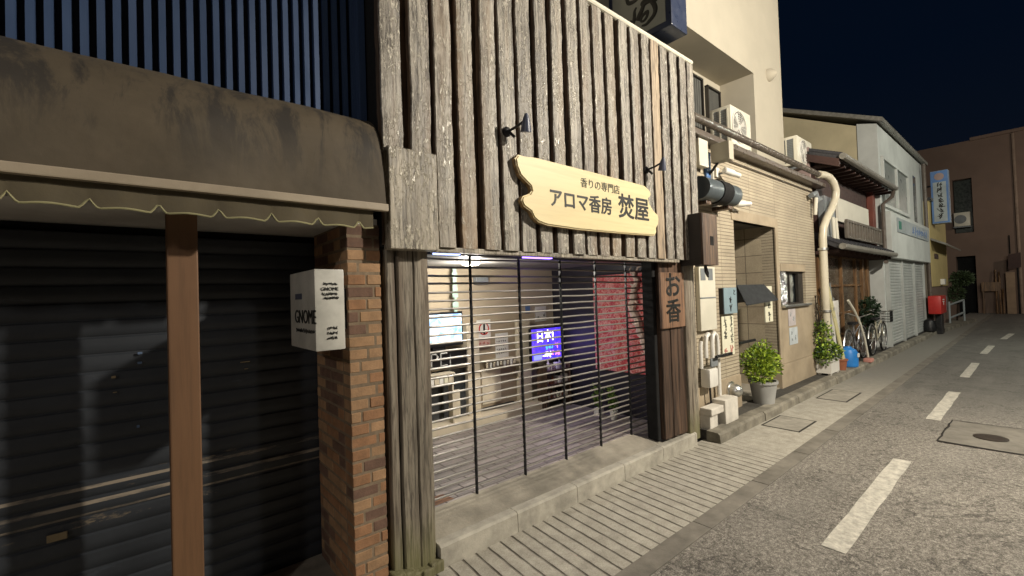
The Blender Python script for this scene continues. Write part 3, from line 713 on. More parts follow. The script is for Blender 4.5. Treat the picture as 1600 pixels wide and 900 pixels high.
g = MB(); g.rbox(3.04, 3.22, 4.27, 4.34, 1.80, 1.90, .006); o = g.build('vent_grille', m_grey, loc=(3.13, 4.34, 1.8)); tag(o, 'small grey ventilation grille high on the alcove wall', 'vent')
rnd = random.Random(6)
t = thing('hanging_charms', (3.32, 4.2, .8), 'row of small pale pieces hanging from the shelf on the alcove door', 'charms')
for i in range(9):
    x = 3.10+i*.052; h = rnd.uniform(.045, .07); MB().lathe([(.006, 0), (.016, -.012), (.014, -h), (.004, -h-.008)], (x, 4.19, .882), 10).build('charm', [m_ivory, m_paper][i % 2], t, smooth=True)
g = MB()
for k in range(9):
    zc = 1.98-k*.055; w = .022+.018*noise.noise(Vector((k*.9, 1, 1)))+.012*(k % 2)
    g.rbox(2.70-w, 2.70+w, 4.20, 4.22, zc-.05, zc+.01, .006)
tag(g.build('hanging_streamer', M('pale_green_streamer', (.42, .60, .50), .1, rough=.4, bump=0), loc=(2.7, 4.2, 1.5)), 'narrow pale green twisted streamer hanging beside the left screen', 'streamer')
# stacked small goods under OPEN sign
t = thing('goods_rack', (2.5, 4.15, .3), 'low rack of small pale boxes beneath the open sign', 'rack')
g = MB(); g.rbox(2.28, 2.60, 4.10, 4.22, .835, .85, .003); g.rbox(2.29, 2.31, 4.12, 4.2, .3, .835, .003); g.rbox(2.57, 2.59, 4.12, 4.2, .3, .835, .003); g.build('frame', m_ivory, t)
for i in range(5):
    x = 2.30+i*.058; MB().rbox(x, x+.05, 4.12, 4.19, .742+.0, .742+rnd.uniform(.05, .085), .004).build('small_box', rnd.choice([m_ivory, m_paper, m_poster]), t)
MB().rbox(2.30, 2.58, 4.115, 4.2, .725, .740, .003).build('shelf', m_ivory, t)
t = thing('product_shelf', (4.05, 4.2, .3), 'low shelf crowded with small boxes and jars under the blue violet screen', 'shelf')
g = MB()
for z in (.32, .50, .68): g.rbox(3.90, 4.32, 4.02, 4.20, z, z+.012, .003)
for x in (3.89, 4.32): g.rbox(x, x+.015, 4.02, 4.20, .2, .76, .003)
g.build('frame', m_darkwood, t); rnd = random.Random(44)
for z in (.332, .512, .692):
    x = 3.915
    while x < 4.28:
        w = rnd.uniform(.03, .055); h = rnd.uniform(.05, .12); mt = rnd.choice([m_ivory, m_paper, m_poster, m_pink, m_signgrey, m_terra])
        if rnd.random() < .5: MB().rbox(x, x+w, 4.05, 4.12, z, z+h, .003).build('goods_box', mt, t)
        else: MB().lathe([(w*.45, 0), (w*.48, h*.7), (w*.25, h*.8), (w*.25, h)], (x+w/2, 4.08, z), 12).build('jar', mt, t, smooth=True)
        x += w+.008
# dragon banner on the side wall
t = thing('dragon_banner', (4.35, 3.15, .7), 'red cloth banner with pale dragon and brick-like pattern on the dark side wall', 'banner')
tt = NT('patterned_red_cloth'); v = tt.coord(); sx = tt.t.nodes.new('ShaderNodeSeparateXYZ'); tt.t.links.new(v, sx.inputs[0])
cb = tt.t.nodes.new('ShaderNodeCombineXYZ'); tt.t.links.new(sx.outputs['Y'], cb.inputs[0]); tt.t.links.new(sx.outputs['Z'], cb.inputs[1])
n = tt.noise(cb.outputs[0], 9, 4, .6, 1.5); c = tt.ramp(n, [(.36, (.40, .03, .05)), (.50, (.50, .06, .05)), (.55, (.62, .30, .26)), (.60, (.42, .06, .08)), (.70, (.55, .16, .18))])
c = tt.mix(tt.ramp(tt.noise(cb.outputs[0], 22, 3, .6, 2.), [(.50, 0.), (.58, .65)]), c, (.66, .42, .38))
tt.base(c); tt.rough(.8); m_banner = tt.m
vs = []; ny, nzz = 30, 12
for i in range(ny+1):
    y = 2.72+(3.60-2.72)*i/ny
    for j in range(nzz+1):
        z = .715+(1.865-.715)*j/nzz; vs.append((4.335+.012*math.sin(y*26+z)*(1-.6*j/nzz), y, z))
m = nzz+1
MB().add(vs, [(i*m+j, (i+1)*m+j, (i+1)*m+j+1, i*m+j+1) for i in range(ny) for j in range(nzz)]).build('cloth', m_banner, t, smooth=True)
MB().cyl((4.335, 2.68, 1.875), (4.335, 3.64, 1.875), .010).build('hanging_rod', m_dark, t)
g = MB(); P = [(2.97, 1.88), (2.95, 1.78), (2.98, 1.66), (3.02, 1.52), (2.99, 1.38), (2.93, 1.25), (2.90, 1.10), (2.84, .97), (2.80, .85), (2.76, .78)]
path = []
for i in range(len(P)-1):
    for q in range(4):
        a = q/4; path.append((4.315, P[i][0]*(1-a)+P[i+1][0]*a+.012*math.sin(i*4+q), P[i][1]*(1-a)+P[i+1][1]*a))
rad = [.012+.042*math.sin(math.pi*min(1, (i+3)/len(path)))*(.8+.25*math.sin(i*2.1)) for i in range(len(path))]
g.tube(path, .04, 8, radii=rad)
for (y, z, a) in ((3.0, 1.86, 60), (2.93, 1.88, 110), (2.99, 1.55, 200), (2.95, 1.3, -20), (2.90, 1.12, 190), (2.84, .98, -30), (2.97, 1.72, 20)):
    g.tube([(4.31, y, z), (4.30, y+.05*math.cos(R(a)), z+.05*math.sin(R(a))), (4.31, y+.08*math.cos(R(a+25)), z+.08*math.sin(R(a+25)))], .01, 6, radii=[.018, .012, .003])
g.build('dragon_figure', M('pale_gold_dragon', (.78, .62, .50), .3, 30, rough=.6, bump=.3), t, smooth=True)
# two little potted plants by the side wall
def little_pot(name, x, y, h, r, lab, seed, sq=False):
    t = thing(name, (x, y, .2), lab, 'potted plant', 'small potted plants in the alcove')
    if sq: MB().prism([(x-r*.8, y-r*.8), (x+r*.8, y-r*.8), (x+r*.8, y+r*.8), (x-r*.8, y+r*.8)], 'z', .2, .2+h).build('pot', m_white, t)
    else: MB().lathe([(r*.7, 0), (r, h), (r*1.08, h), (r*1.08, h+.012), (r*.9, h+.012), (r*.88, h-.01)], (x, y, .2), 18).build('pot', m_white, t, smooth=True)
    g = MB(); rnd = random.Random(seed)
    for i in range(9):
        a = rnd.uniform(0, 6.3); L = rnd.uniform(.10, .26); s = rnd.uniform(.02, .07)
        p = [(x+s*q*q*math.cos(a), y+s*q*q*math.sin(a), .2+h-.01+L*q) for q in (0, .35, .7, 1)]
        g.tube(p, .004, 5, radii=[.004, .004, .003, .002])
        for q in (.4, .7, .95):
            leaves(g, (x+s*q*q*math.cos(a), y+s*q*q*math.sin(a), .2+h+L*q), (.02, .02, .02), 6, .045, seed*9+i)
    g.build('foliage', [m_leaf], t)
little_pot('potted_plant', 4.17, 3.44, .085, .05, 'small plant in a squarish white pot near the alcove back', 5, True)
little_pot('potted_plant', 4.14, 3.20, .09, .045, 'small leggy plant in a round pale pot nearer the grille', 8)

# sign board with jagged ends
t = thing('wooden_sign', (2.9, 2.34, 2.16), 'pale wooden board with wavy cut ends and black Japanese lettering on the slats', 'sign')
out = [(2.0, 2.60), (2.03, 2.632), (2.08, 2.628), (2.2, 2.638), (2.45, 2.636), (2.98, 2.628), (3.39, 2.622), (3.56, 2.618), (3.62, 2.592), (3.648, 2.565), (3.645, 2.535), (3.605, 2.51), (3.61, 2.475), (3.65, 2.43), (3.70, 2.395), (3.75, 2.372), (3.762, 2.33), (3.755, 2.28), (3.715, 2.235), (3.72, 2.20), (3.69, 2.168),
       (3.31, 2.158), (2.64, 2.150), (2.29, 2.158), (2.20, 2.175), (2.155, 2.205), (2.13, 2.245), (2.065, 2.275), (2.042, 2.315), (2.06, 2.345), (2.125, 2.37), (2.145, 2.395), (2.135, 2.425), (2.09, 2.455), (2.04, 2.49), (2.01, 2.55)]
bm = bmesh.new(); vv = [bm.verts.new((x, 2.297, z)) for x, z in out]; f = bm.faces.new(vv)
ex = bmesh.ops.extrude_face_region(bm, geom=[f]); bmesh.ops.translate(bm, verts=[q for q in ex['geom'] if isinstance(q, bmesh.types.BMVert)], vec=(0, .045, 0))
bmesh.ops.recalc_face_normals(bm, faces=bm.faces[:])
front = [e for e in bm.edges if all(abs(q.co.y-2.297) < 1e-4 for q in e.verts)]
bmesh.ops.bevel(bm, geom=front, offset=.010, segments=3, affect='EDGES')
bm.verts.index_update()
g = MB(); g.v = [tuple(q.co) for q in bm.verts]; g.f = [[q.index for q in f.verts] for f in bm.faces]; g.mi = [0 if sum(q.co.y for q in f.verts)/len(f.verts) < 2.309 else 1 for f in bm.faces]; bm.free()
g.build('board', [m_sign, m_signedge], t)
lettering('香りの専門店', .082, (2.915, 2.2955, 2.52), m_greenink, t, '-y', 1.03)
lettering('アロマ香房', .150, (2.68, 2.2955, 2.358), m_ink, t, '-y', 1.0, heavy=.003)
lettering('焚屋', .222, (3.37, 2.2955, 2.378), m_ink, t, '-y', 1.05, heavy=.0042)
# wall spots
def wall_spot(x, z, lab, tip):
    t = thing('wall_spotlight', (x, 2.36, z), lab, 'wall lamp', 'unlit spotlights on the slats')
    MB().lathe([(.035, 0), (.035, -.02), (.02, -.03)], (x, 2.36, z), 16, axis='y').build('mount', m_dark, t, smooth=True)
    MB().tube([(x, 2.34, z), (x+.02, 2.27, z+.015), (x+.05, 2.20, z+.05)], .009, 8).build('arm', m_dark, t, smooth=True)
    MB().tube([(x, 2.33, z), (x+.03, 2.30, z-.045)], .010, 8).build('cable_gland', m_dark, t, smooth=True)
    g = MB(); a = Vector((x+.05, 2.20, z+.06)); d = Vector(tip).normalized()
    g.tube([a-d*.03, a, a+d*.02, a+d*.09], .03, 16, radii=[.010, .022, .027, .038]); g.build('lamp_head', M('lamp_shell_%d' % int(x*10), (.06, .07, .11), rough=.35, bump=0), t, smooth=True)
wall_spot(1.97, 2.79, 'small dark spotlight on an arm above the left end of the wooden sign', (.15, .25, -1))
wall_spot(3.66, 2.79, 'small dark spotlight on an arm above the right end of the wooden sign', (.15, .25, -1))
# plaque and bird-box like wooden box
t = thing('wooden_plaque', (4.17, 2.44, 1.27), 'brown wooden plaque with two black brushed characters at the right of the grille', 'sign')
MB().rbox(3.945, 4.385, 2.415, 2.44, 1.275, 1.835, .005).build('board', m_plaque, t)
lettering('お', .27, (4.16, 2.4135, 1.69), m_ink, t, '-y', 1.15, heavy=.006)
lettering('香', .25, (4.16, 2.4135, 1.43), m_ink, t, '-y', 1.15, heavy=.005)
t = thing('wooden_box', (4.56, 2.3, 1.9), 'weathered plank box with a square hole jutting from the shop corner', 'box')
g = MB(); g.rbox(4.40, 4.725, 2.20, 2.225, 1.905, 2.44, .005); g.rbox(4.40, 4.43, 2.226, 2.45, 1.905, 2.44, .005, 1); g.rbox(4.695, 4.725, 2.226, 2.45, 1.905, 2.44, .005, 1); g.box(4.43, 4.695, 2.226, 2.36, 1.91, 1.93, 1); g.box(4.43, 4.695, 2.226, 2.36, 2.41, 2.435, 1)
g.build('casing', [m_boxwood, M('dark_side_board', (.05, .043, .038), .3, 9, (1, 1, .2), rough=.7)], t)  # side boards get a much darker colour than the front board
MB().box(4.555, 4.625, 2.197, 2.202, 2.11, 2.205).build('hole', m_black, t)
MB().tube([(4.62, 2.30, 1.92), (4.63, 2.30, 1.84), (4.68, 2.30, 1.79), (4.72, 2.32, 1.84), (4.71, 2.34, 1.92)], .012, 8).build('cable', m_dark, t, smooth=True)

# ------------------------------------------------------------ tall beige building with tiled ground floor
tb_ = thing('beige_building', (6.9, 3.2, 0), 'tall beige plastered building with ribbed tile ground floor and entrance recess', 'building')
g = MB().box(3.3, 8.95, 3.45, 9, 3.3, 12)                                     # core behind
g.box(3.3, 8.95, 2.90, 3.45, 5.15, 12); g.box(7.72, 8.95, 2.90, 3.45, 3.3, 5.15)  # frame of the recess
g.box(3.3, 4.75, 2.95, 3.45, 4.0, 5.15)
g.build('upper_wall', m_plaster, tb_)
g = MB(); g.box(4.70, 6.05, 2.60, 2.80, .10, 3.45); g.box(7.47, 9.30, 2.60, 2.80, .45, 1.36); g.box(7.47, 7.60, 2.60, 2.80, 1.36, 1.90); g.box(8.74, 9.30, 2.60, 2.80, 1.36, 1.90)
g.box(7.47, 9.30, 2.60, 2.80, 1.90, 3.45); g.box(6.05, 7.47, 2.60, 2.80, 2.60, 3.45); g.box(9.20, 9.30, 2.80, 4.5, .1, 3.45)
g.build('tiled_wall', m_tilewall, tb_)
m_trim = M('smooth_beige_stone', (.40, .325, .225), .08, 5, rough=.7, bump=.1, dirt=.25, dscale=2)
for q in ((7.47, 9.302, .10, .46), (4.70, 6.052, .10, .52)): MB().rbox(q[0], q[1], 2.585, 2.79, q[2], q[3], .004).build('plinth', m_trim, tb_)
MB().rbox(7.57, 9.29, 2.59, 2.61, .465, 1.33, .004).build('window_apron', m_trim, tb_)
g = MB().rbox(5.98, 7.56, 2.588, 2.61, 2.56, 2.70, .004); g.rbox(7.46, 7.56, 2.587, 2.61, .465, 2.70, .004); g.build('entrance_surround', m_trim, tb_)
MB().rbox(7.62, 8.74, 2.59, 2.61, 1.90, 2.02, .004).build('lintel', m_trim, tb_)
g = MB(); g.box(7.47, 7.60, 2.80, 4.4, .10, 2.70); g.box(5.9, 6.05, 2.80, 4.4, .1, 2.7); g.box(5.9, 7.6, 4.4, 4.5, .1, 2.7); g.build('entrance_wall', m_bigtile, tb_)
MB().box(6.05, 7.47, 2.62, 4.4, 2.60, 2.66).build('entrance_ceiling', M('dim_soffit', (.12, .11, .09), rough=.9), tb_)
MB().box(4.70, 9.25, 2.62, 4.4, 0, .115).build('entrance_floor', m_conc, tb_)
ed = MB().box(6.2, 7.3, 4.36, 4.40, .12, 2.3).build('entrance_door', m_frame, tb_)
MB().box(6.3, 7.2, 4.35, 4.362, .3, 2.2).build('pane', m_glass, ed)
w = MB(); w.box(7.60, 8.74, 2.70, 2.72, 1.36, 1.90); w = w.build('window', m_glass, tb_)
g = MB(); g.rbox(7.60, 8.74, 2.64, 2.70, 1.36, 1.39, .004); g.rbox(7.60, 8.74, 2.64, 2.70, 1.87, 1.90, .004); g.rbox(8.52, 8.74, 2.64, 2.69, 1.39, 1.87, .004); g.rbox(8.16, 8.19, 2.66, 2.70, 1.39, 1.87, .002)
g.build('frame', m_frame, w)
MB().rbox(7.58, 8.80, 2.53, 2.62, 1.33, 1.365, .006).build('sill', m_steel, w)
foil = M('crumpled_foil', (.80, .80, .80), .1, rough=.18, metal=1, bump=1., bs=22, bd=.03)
g = MB(); rnd = random.Random(31); nx, nz2 = 8, 12; vs = []
for i in range(nx+1):
    for j in range(nz2+1): vs.append((7.60+.26*i/nx, 2.605+rnd.uniform(-.02, .02), 1.37+.54*j/nz2))
g.add(vs, [(i*(nz2+1)+j, (i+1)*(nz2+1)+j, (i+1)*(nz2+1)+j+1, i*(nz2+1)+j+1) for i in range(nx) for j in range(nz2)])
g.build('foil_sheet', foil, w)
g = MB(); vs = []
for i in range(11):
    for j in range(9): vs.append((7.92+.50*i/10, 2.69+rnd.uniform(-.008, .008), 1.40+.46*j/8))
g.add(vs, [(i*9+j, (i+1)*9+j, (i+1)*9+j+1, i*9+j+1) for i in range(10) for j in range(8)])
g.build('plastic_curtain', M('clear_plastic', (.30, .31, .28), .5, 5, rough=.12, bump=.8, bs=14, bd=.03, spec=.8), w)
# cornice gutter
g = MB(); g.rbox(4.70, 9.6, 2.46, 2.62, 3.43, 3.50, .01); g.box(4.70, 9.5, 2.55, 3.5, 3.50, 3.56)
cg = g.build('roof_edge', m_gut, tb_)
MB().tube([(4.70, 2.42, 3.58), (9.75, 2.42, 3.58)], .045, 12).build('gutter_pipe', M('lit_gutter', (.17, .145, .12), .15, rough=.25, metal=.3, bump=.05), cg, smooth=True)
MB().tube([(4.70, 2.575, 3.33), (9.3, 2.575, 3.33)], .009, 8).build('conduit', m_gut, cg, smooth=True)
# upper windows in the recess
def up_window(x0, x1, z0, z1):
    w = MB().box(x0+.03, x1-.03, 3.425, 3.445, z0+.03, z1-.03).build('window', m_glass, tb_)
    g = MB()
    for a, b, c, d in ((x0, x1, z0, z0+.03), (x0, x1, z1-.03, z1), (x0, x0+.03, z0, z1), (x1-.03, x1, z0, z1)): g.rbox(a, b, 3.39, 3.45, c, d, .004)
    g.build('frame', m_frame, w)
    g = MB()
    for i in range(20): g.box((x0+.04)+(x1-x0-.08)*i/20, (x0+.04)+(x1-x0-.08)*(i+.8)/20, 3.416, 3.424, z0+.04, z1-.04)
    g.build('curtain', M('dim_curtain', (.10, .10, .09), rough=.8), w)
up_window(5.6, 7.02, 3.7, 5.05); up_window(7.05, 7.66, 4.1, 5.0) if False else up_window(7.16, 7.62, 4.0, 5.0)
MB().rbox(5.76, 5.84, 3.36, 3.40, 3.7, 5.0, .004).build('mullion', m_white, tb_)
MB().lathe([(.11, 0), (.10, -.05), (.04, -.12), (.01, -.14)], (8.35, 2.90, 5.30), 18, axis='y').build('vent_cap', m_plaster, tb_, smooth=True)
sheet('taped_paper', 5.75, 6.0, 3.95, 4.55, 3.38, m_paper, 'crumpled pale paper taped inside the upper floor window', 'paper')
# ACs
def ac_unit(x0, y0, z0, w, d, h, lab):
    t = thing('air_conditioner', (x0+w/2, y0+d/2, z0), lab, 'air conditioner', 'outdoor air conditioner units')
    MB().rbox(x0, x0+w, y0, y0+d, z0, z0+h, .015).build('casing', m_cream, t, smooth=True)
    cx, cz, r = x0+w*.38, z0+h*.5, h*.42
    g = MB().lathe([(r, 0), (r, -.014), (r*.95, -.018), (r*.95, 0)], (cx, y0, cz), 32, axis='y', cap=False)
    for q in range(1, 7): g.lathe([(r*q/7+.003, -.012), (r*q/7+.003, -.016), (r*q/7-.003, -.016), (r*q/7-.003, -.012)], (cx, y0, cz), 28, axis='y', cap=False)
    for q in range(12):
        a = q*math.pi/6; g.tube([(cx, y0-.012, cz), (cx+r*math.cos(a), y0-.012, cz+r*math.sin(a))], .003, 5)
    g.build('fan_guard', m_white, t, smooth=True)
    g = MB().lathe([(r*.93, -.003), (r*.93, -.0045)], (cx, y0, cz), 32, axis='y'); g.build('fan_opening', M('fan_shadow_grey', (.14, .14, .12), rough=.7), t)
    g = MB()
    for q in range(4):
        a = q*math.pi/2+.5; g.prism([(cx, cz), (cx+r*.85*math.cos(a-.25), cz+r*.85*math.sin(a-.25)), (cx+r*.85*math.cos(a+.25), cz+r*.85*math.sin(a+.25))], 'y', y0-.009, y0-.006)
    g.lathe([(r*.18, -.005), (r*.16, -.011)], (cx, y0, cz), 16, axis='y'); g.build('fan', m_white, t)
    g = MB().box(x0-.003, x0+.002, y0+.04, y0+d-.04, z0+.05, z0+h-.05, 0)
    n = 14
    for q in range(n): g.box(x0-.008, x0-.002, y0+.04, y0+d-.04, z0+.05+(h-.1)*q/n, z0+.05+(h-.1)*(q+.4)/n, 1)
    for q in (.0, .5, 1): g.box(x0-.010, x0-.002, y0+.035+(d-.09)*q, y0+.055+(d-.09)*q, z0+.045, z0+h-.045, 2)
    g.build('side_grille', [m_grey, M('fin_metal', (.20, .20, .18), rough=.5, metal=.5), m_cream], t)
    g = MB()
    for q in (.12, .80): g.rbox(x0+w*q, x0+w*q+.05, y0-.02, y0+d+.02, z0-.05, z0, .005)
    g.build('feet', m_grey, t)
    return t
ac_unit(6.48, 2.76, 3.72, .68, .30, .56, 'air conditioner unit on the ledge below the dark upper windows')
ac_unit(8.96, 2.70, 3.82, .80, .34, .52, 'air conditioner unit at the end of the tiled ground floor roof')
# big box sign up high
t = thing('projecting_sign', (4.0, 2.6, 4.25), 'dark blue framed projecting box sign with a black brushed character, up high', 'sign')
g = MB(); g.rbox(4.0, 4.30, 2.22, 2.96, 4.24, 6.2, .012); g.build('frame', m_navy, t)
MB().rbox(3.993, 4.005, 2.28, 2.90, 4.30, 6.1, .004).build('face', m_signface, t)
g = MB()                                            # a cursive brushed character; its upper half rises out of the picture
for pts, w0, w1 in (([(2.60, 4.60), (2.625, 4.57), (2.63, 4.51), (2.645, 4.46), (2.675, 4.475), (2.68, 4.50)], .010, .020), ([(2.595, 4.455), (2.575, 4.49), (2.545, 4.53), (2.51, 4.58), (2.45, 4.58), (2.36, 4.545)], .024, .010), ([(2.53, 4.58), (2.535, 4.61), (2.49, 4.62), (2.43, 4.60)], .012, .012),
                    ([(2.425, 4.57), (2.40, 4.53), (2.385, 4.47), (2.405, 4.42), (2.46, 4.385), (2.50, 4.37), (2.55, 4.38)], .020, .012), ([(2.56, 4.43), (2.54, 4.47), (2.50, 4.49), (2.475, 4.485), (2.485, 4.445), (2.52, 4.42), (2.56, 4.43)], .013, .013), ([(2.62, 4.95), (2.60, 4.80), (2.62, 4.68)], .02, .012), ([(2.72, 4.85), (2.70, 4.70), (2.60, 4.68), (2.54, 4.74), (2.53, 4.88)], .014, .014),
                    ([(2.46, 4.92), (2.40, 4.80), (2.34, 4.74)], .014, .02), ([(2.50, 4.80), (2.42, 4.83), (2.33, 4.80)], .012, .010)):
    P = []; m = 8
    for a in range(len(pts)-1):
        p0, p1, p2, p3 = pts[max(a-1, 0)], pts[a], pts[a+1], pts[min(a+2, len(pts)-1)]
        for q in range(m):
            u = q/m; P.append([.5*(2*p1[k]+(p2[k]-p0[k])*u+(2*p0[k]-5*p1[k]+4*p2[k]-p3[k])*u*u+(3*p1[k]-p0[k]-3*p2[k]+p3[k])*u**3) for k in (0, 1)])
    P.append(list(pts[-1])); n = len(P)
    k0 = len(g.v); g.tube([(0, y, z) for y, z in P], .01, 8, radii=[max(.006, 1.55*(w0+(w1-w0)*i/n)*math.sin(math.pi*min(1, .12+i/n*.88))**.4) for i in range(n)])
    g.v[k0:] = [(3.9925+v[0]*.12, v[1], v[2]) for v in g.v[k0:]]
g.build('brushed_character', m_ink, t, smooth=True)
MB().tube([(4.15, 2.9, 4.6), (4.15, 3.0, 4.6)], .03).build('bracket', m_dark, t)
# things on the tiled wall
def casebox(name, x0, x1, y0, y1, z0, z1, mat, lab, cat, r=.008, group=None):
    o = MB().rbox(x0, x1, y0, y1, z0, z1, r).build(name, mat, loc=((x0+x1)/2, y1, z0), smooth=True); return tag(o, lab, cat, group)
t = casebox('meter_cabinet', 4.97, 5.36, 2.545, 2.598, 1.17, 1.92, m_cream, 'tall cream meter cabinet with two dark slots right of the wooden box', 'cabinet')
for a in (5.0, 5.18): MB().box(a, a+.11, 2.541, 2.546, 1.76, 1.90).build('window_slot', m_grey, t)
MB().box(4.972, 5.358, 2.541, 2.546, 1.545, 1.560).build('joint', m_grey, t)
casebox('junction_box', 5.0, 5.22, 2.50, 2.598, 3.10, 3.42, m_cream, 'cream junction box high on the tiles close to the slats', 'junction box')
o = casebox('blue_strip_sign', 5.30, 5.42, 2.57, 2.598, 2.98, 3.32, m_bluepaint, 'narrow blue vertical strip sign high on the tiled wall', 'sign', .003)
t = thing('flood_light', (5.6, 2.3, 3.3), 'square beige box lamp on a thin post high on the tiled wall', 'lamp')
MB().rbox(5.30, 5.42, 2.29, 2.51, 3.17, 3.39, .006).build('panel', m_plaster, t)
MB().tube([(5.36, 2.45, 3.18), (5.36, 2.52, 3.10), (5.38, 2.58, 3.06)], .016, 8).build('arm', m_dark, t, smooth=True)
MB().tube([(5.42, 2.55, 3.12), (5.42, 2.55, 2.70)], .014, 8).build('post', m_cream, t, smooth=True)
def camera_thing(x, z, lab, tip):
    t = thing('security_camera', (x, 2.59, z), lab, 'security camera', 'white security cameras on the tiled wall')
    MB().rbox(x-.06, x+.03, 2.57, 2.598, z-.04, z+.08, .004).build('base', m_white, t)
    a = Vector((x, 2.57, z)); b = Vector((x+.06, 2.48, z+.02)); MB().tube([a, b], .013, 8).build('arm', m_grey, t, smooth=True)
    d = Vector(tip).normalized()
    MB().tube([b-d*.07, b-d*.06, b+d*.08, b+d*.10, b+d*.19, b+d*.20], .04, 14, radii=[.03, .042, .042, .03, .03, .024]).build('housing', m_white, t, smooth=True)
camera_thing(5.62, 3.10, 'white security camera just below the square beige lamp panel', (1, -.35, -.22))
camera_thing(5.92, 2.73, 'white security camera beside the dark round lamp shades', (1, -.3, .05))
casebox('white_box', 5.88, 5.96, 2.54, 2.598, 2.80, 3.0, m_white, 'small white box beside the round dark lamp shades', 'box', .004)
# dark drum shaped lamps
t = thing('drum_lamp', (5.35, 2.4, 2.6), 'long dark drum shaped lamp housing above the wooden box', 'lamp')
g = MB(); g.tube([(4.80, 2.42, 2.79), (5.14, 2.42, 2.79)], .13, 20); g.build('left_drum', M('grey_blue_drum', (.10, .12, .13), .15, rough=.4, bump=0), t, smooth=True)
MB().tube([(5.14, 2.42, 2.79), (5.38, 2.42, 2.79)], .142, 20).build('middle_drum', m_black, t, smooth=True)
MB().tube([(5.38, 2.42, 2.79), (5.62, 2.42, 2.79)], .13, 20).build('right_drum', M('grey_blue_drum_b', (.10, .12, .13), .15, rough=.4, bump=0), t, smooth=True)
for a in (4.92, 5.46): MB().rbox(a, a+.12, 2.40, 2.6, 2.62, 2.665, .006).build('bracket', m_boxwood, t)
# blue-grey sign, poster
t = thing('small_sign', (5.75, 2.56, 1.33), 'pale blue grey board with black characters above the calligraphy poster', 'sign')
MB().rbox(5.57, 5.93, 2.545, 2.57, 1.335, 1.665, .006).build('board', m_bluegrey, t); MB().box(5.545, 5.60, 2.55, 2.60, 1.335, 1.66).build('backing', m_dark, t)
lettering('と', .08, (5.86, 2.544, 1.60), m_ink, t, bold=.001); strokes([(.5, .62, .085), (.5, .28, .085)], (5.60, 2.545, 1.35), .28, .26, m_ink, t, seed=12, thick=.22)
t = sheet('calligraphy_poster', 5.55, 5.88, .81, 1.305, 2.59, m_poster, 'cream poster of brushed writing in two columns with small red leaves below', 'poster', th=.012)
strokes([(.78, .92-.14*i, .075) for i in range(5)]+[(.28, .90-.15*i, .085) for i in range(4)], (5.55, 2.578, .81), .33, .495, m_ink, t, seed=41, thick=.12)
strokes([(.25, .13, .07), (.72, .14, .08), (.8, .2, .05)], (5.55, 2.578, .81), .33, .495, m_pink_paint, t, seed=43, thick=.35, name='red_leaves')
# pipes & gas meter
t = thing('gas_meter', (5.1, 2.5, .35), 'white gas meter with pipes low on the wall next to the dark boards', 'gas meter')
MB().rbox(4.96, 5.17, 2.46, 2.58, .52, .74, .03).build('meter_body', m_white, t, smooth=True)
MB().rbox(4.98, 5.15, 2.45, 2.47, .76, .86, .01).build('dial_box', m_grey, t)
g = MB(); g.tube([(5.02, 2.53, .86), (5.02, 2.53, 1.02), (5.04, 2.53, 1.10), (5.10, 2.53, 1.13)], .026, 10); g.tube([(5.18, 2.53, .78), (5.18, 2.53, 1.02), (5.20, 2.53, 1.10), (5.24, 2.53, 1.13), (5.29, 2.53, 1.10), (5.31, 2.53, 1.02), (5.31, 2.53, .38)], .026, 10)
g.tube([(4.90, 2.53, .75), (4.90, 2.53, 1.0), (4.92, 2.53, 1.06)], .022, 10)
g.build('pipes', m_white, t, smooth=True)
MB().rbox(5.02, 5.42, 2.40, 2.43, .865, .895, .005).build('handle_bar', m_dark, t); MB().tube([(5.06, 2.52, .52), (5.08, 2.52, .30), (5.06, 2.52, .25)], .012, 8).build('hose', m_dark, t, smooth=True)
t = casebox('concrete_block', 5.09, 5.42, 2.36, 2.52, .10, .38, m_white_conc, 'pale concrete base block standing on the kerb under the gas meter', 'block', .02)
MB().rbox(4.80, 5.09, 2.38, 2.52, .25, .33, .012).build('side_slab', m_white_conc, t); MB().rbox(4.80, 4.98, 2.40, 2.52, .10, .25, .01).build('side_foot', m_white_conc, t)
t = tag(MB().lathe([(.11, 0), (.11, -.02), (.085, -.025), (.085, -.07), (.07, -.115), (.04, -.14), (.005, -.15)], (5.72, 2.585, .37), 28, axis='y').build('vent_cowl', m_steel, loc=(5.72, 2.585, .37), smooth=True), 'round stainless steel vent cowl low on the tiled wall', 'vent')
# little black roof over a hanging sign
t = thing('roofed_sign', (6.6, 2.5, 1.1), 'hanging plaque sheltered by a small black pitched metal roof at the entrance', 'sign')
m_roofm = M('matt_black_sheet', (.018, .02, .022), .1, rough=.7, bump=.05)
g = MB(); g.add([(6.14, 2.63, 1.69), (7.05, 2.63, 1.69), (7.20, 2.50, 1.46), (6.10, 2.50, 1.42), (7.24, 2.76, 1.46), (6.10, 2.76, 1.44)], [(0, 1, 2, 3), (0, 1, 4, 5)])
g.add([(6.14, 2.63, 1.70), (7.05, 2.63, 1.70), (7.20, 2.495, 1.47), (6.10, 2.495, 1.43), (7.24, 2.765, 1.47), (6.10, 2.765, 1.45)], [(0, 1, 2, 3), (0, 1, 4, 5)])
g.build('roof', m_roofm, t)
MB().rbox(6.06, 6.13, 2.62, 2.72, .98, 1.78, .005).build('post', m_dark, t)
MB().rbox(7.02, 7.30, 2.615, 2.635, 1.14, 1.67, .004).build('plaque', m_poster, t)
strokes([(.5, .42, .10), (.5, .24, .10), (.5, .08, .07)], (7.02, 2.615, 1.14), .28, .53, m_ink, t, seed=55, thick=.16)
MB().rbox(6.12, 6.66, 2.62, 2.65, .90, .935, .004).build('lower_bar', m_dark, t)
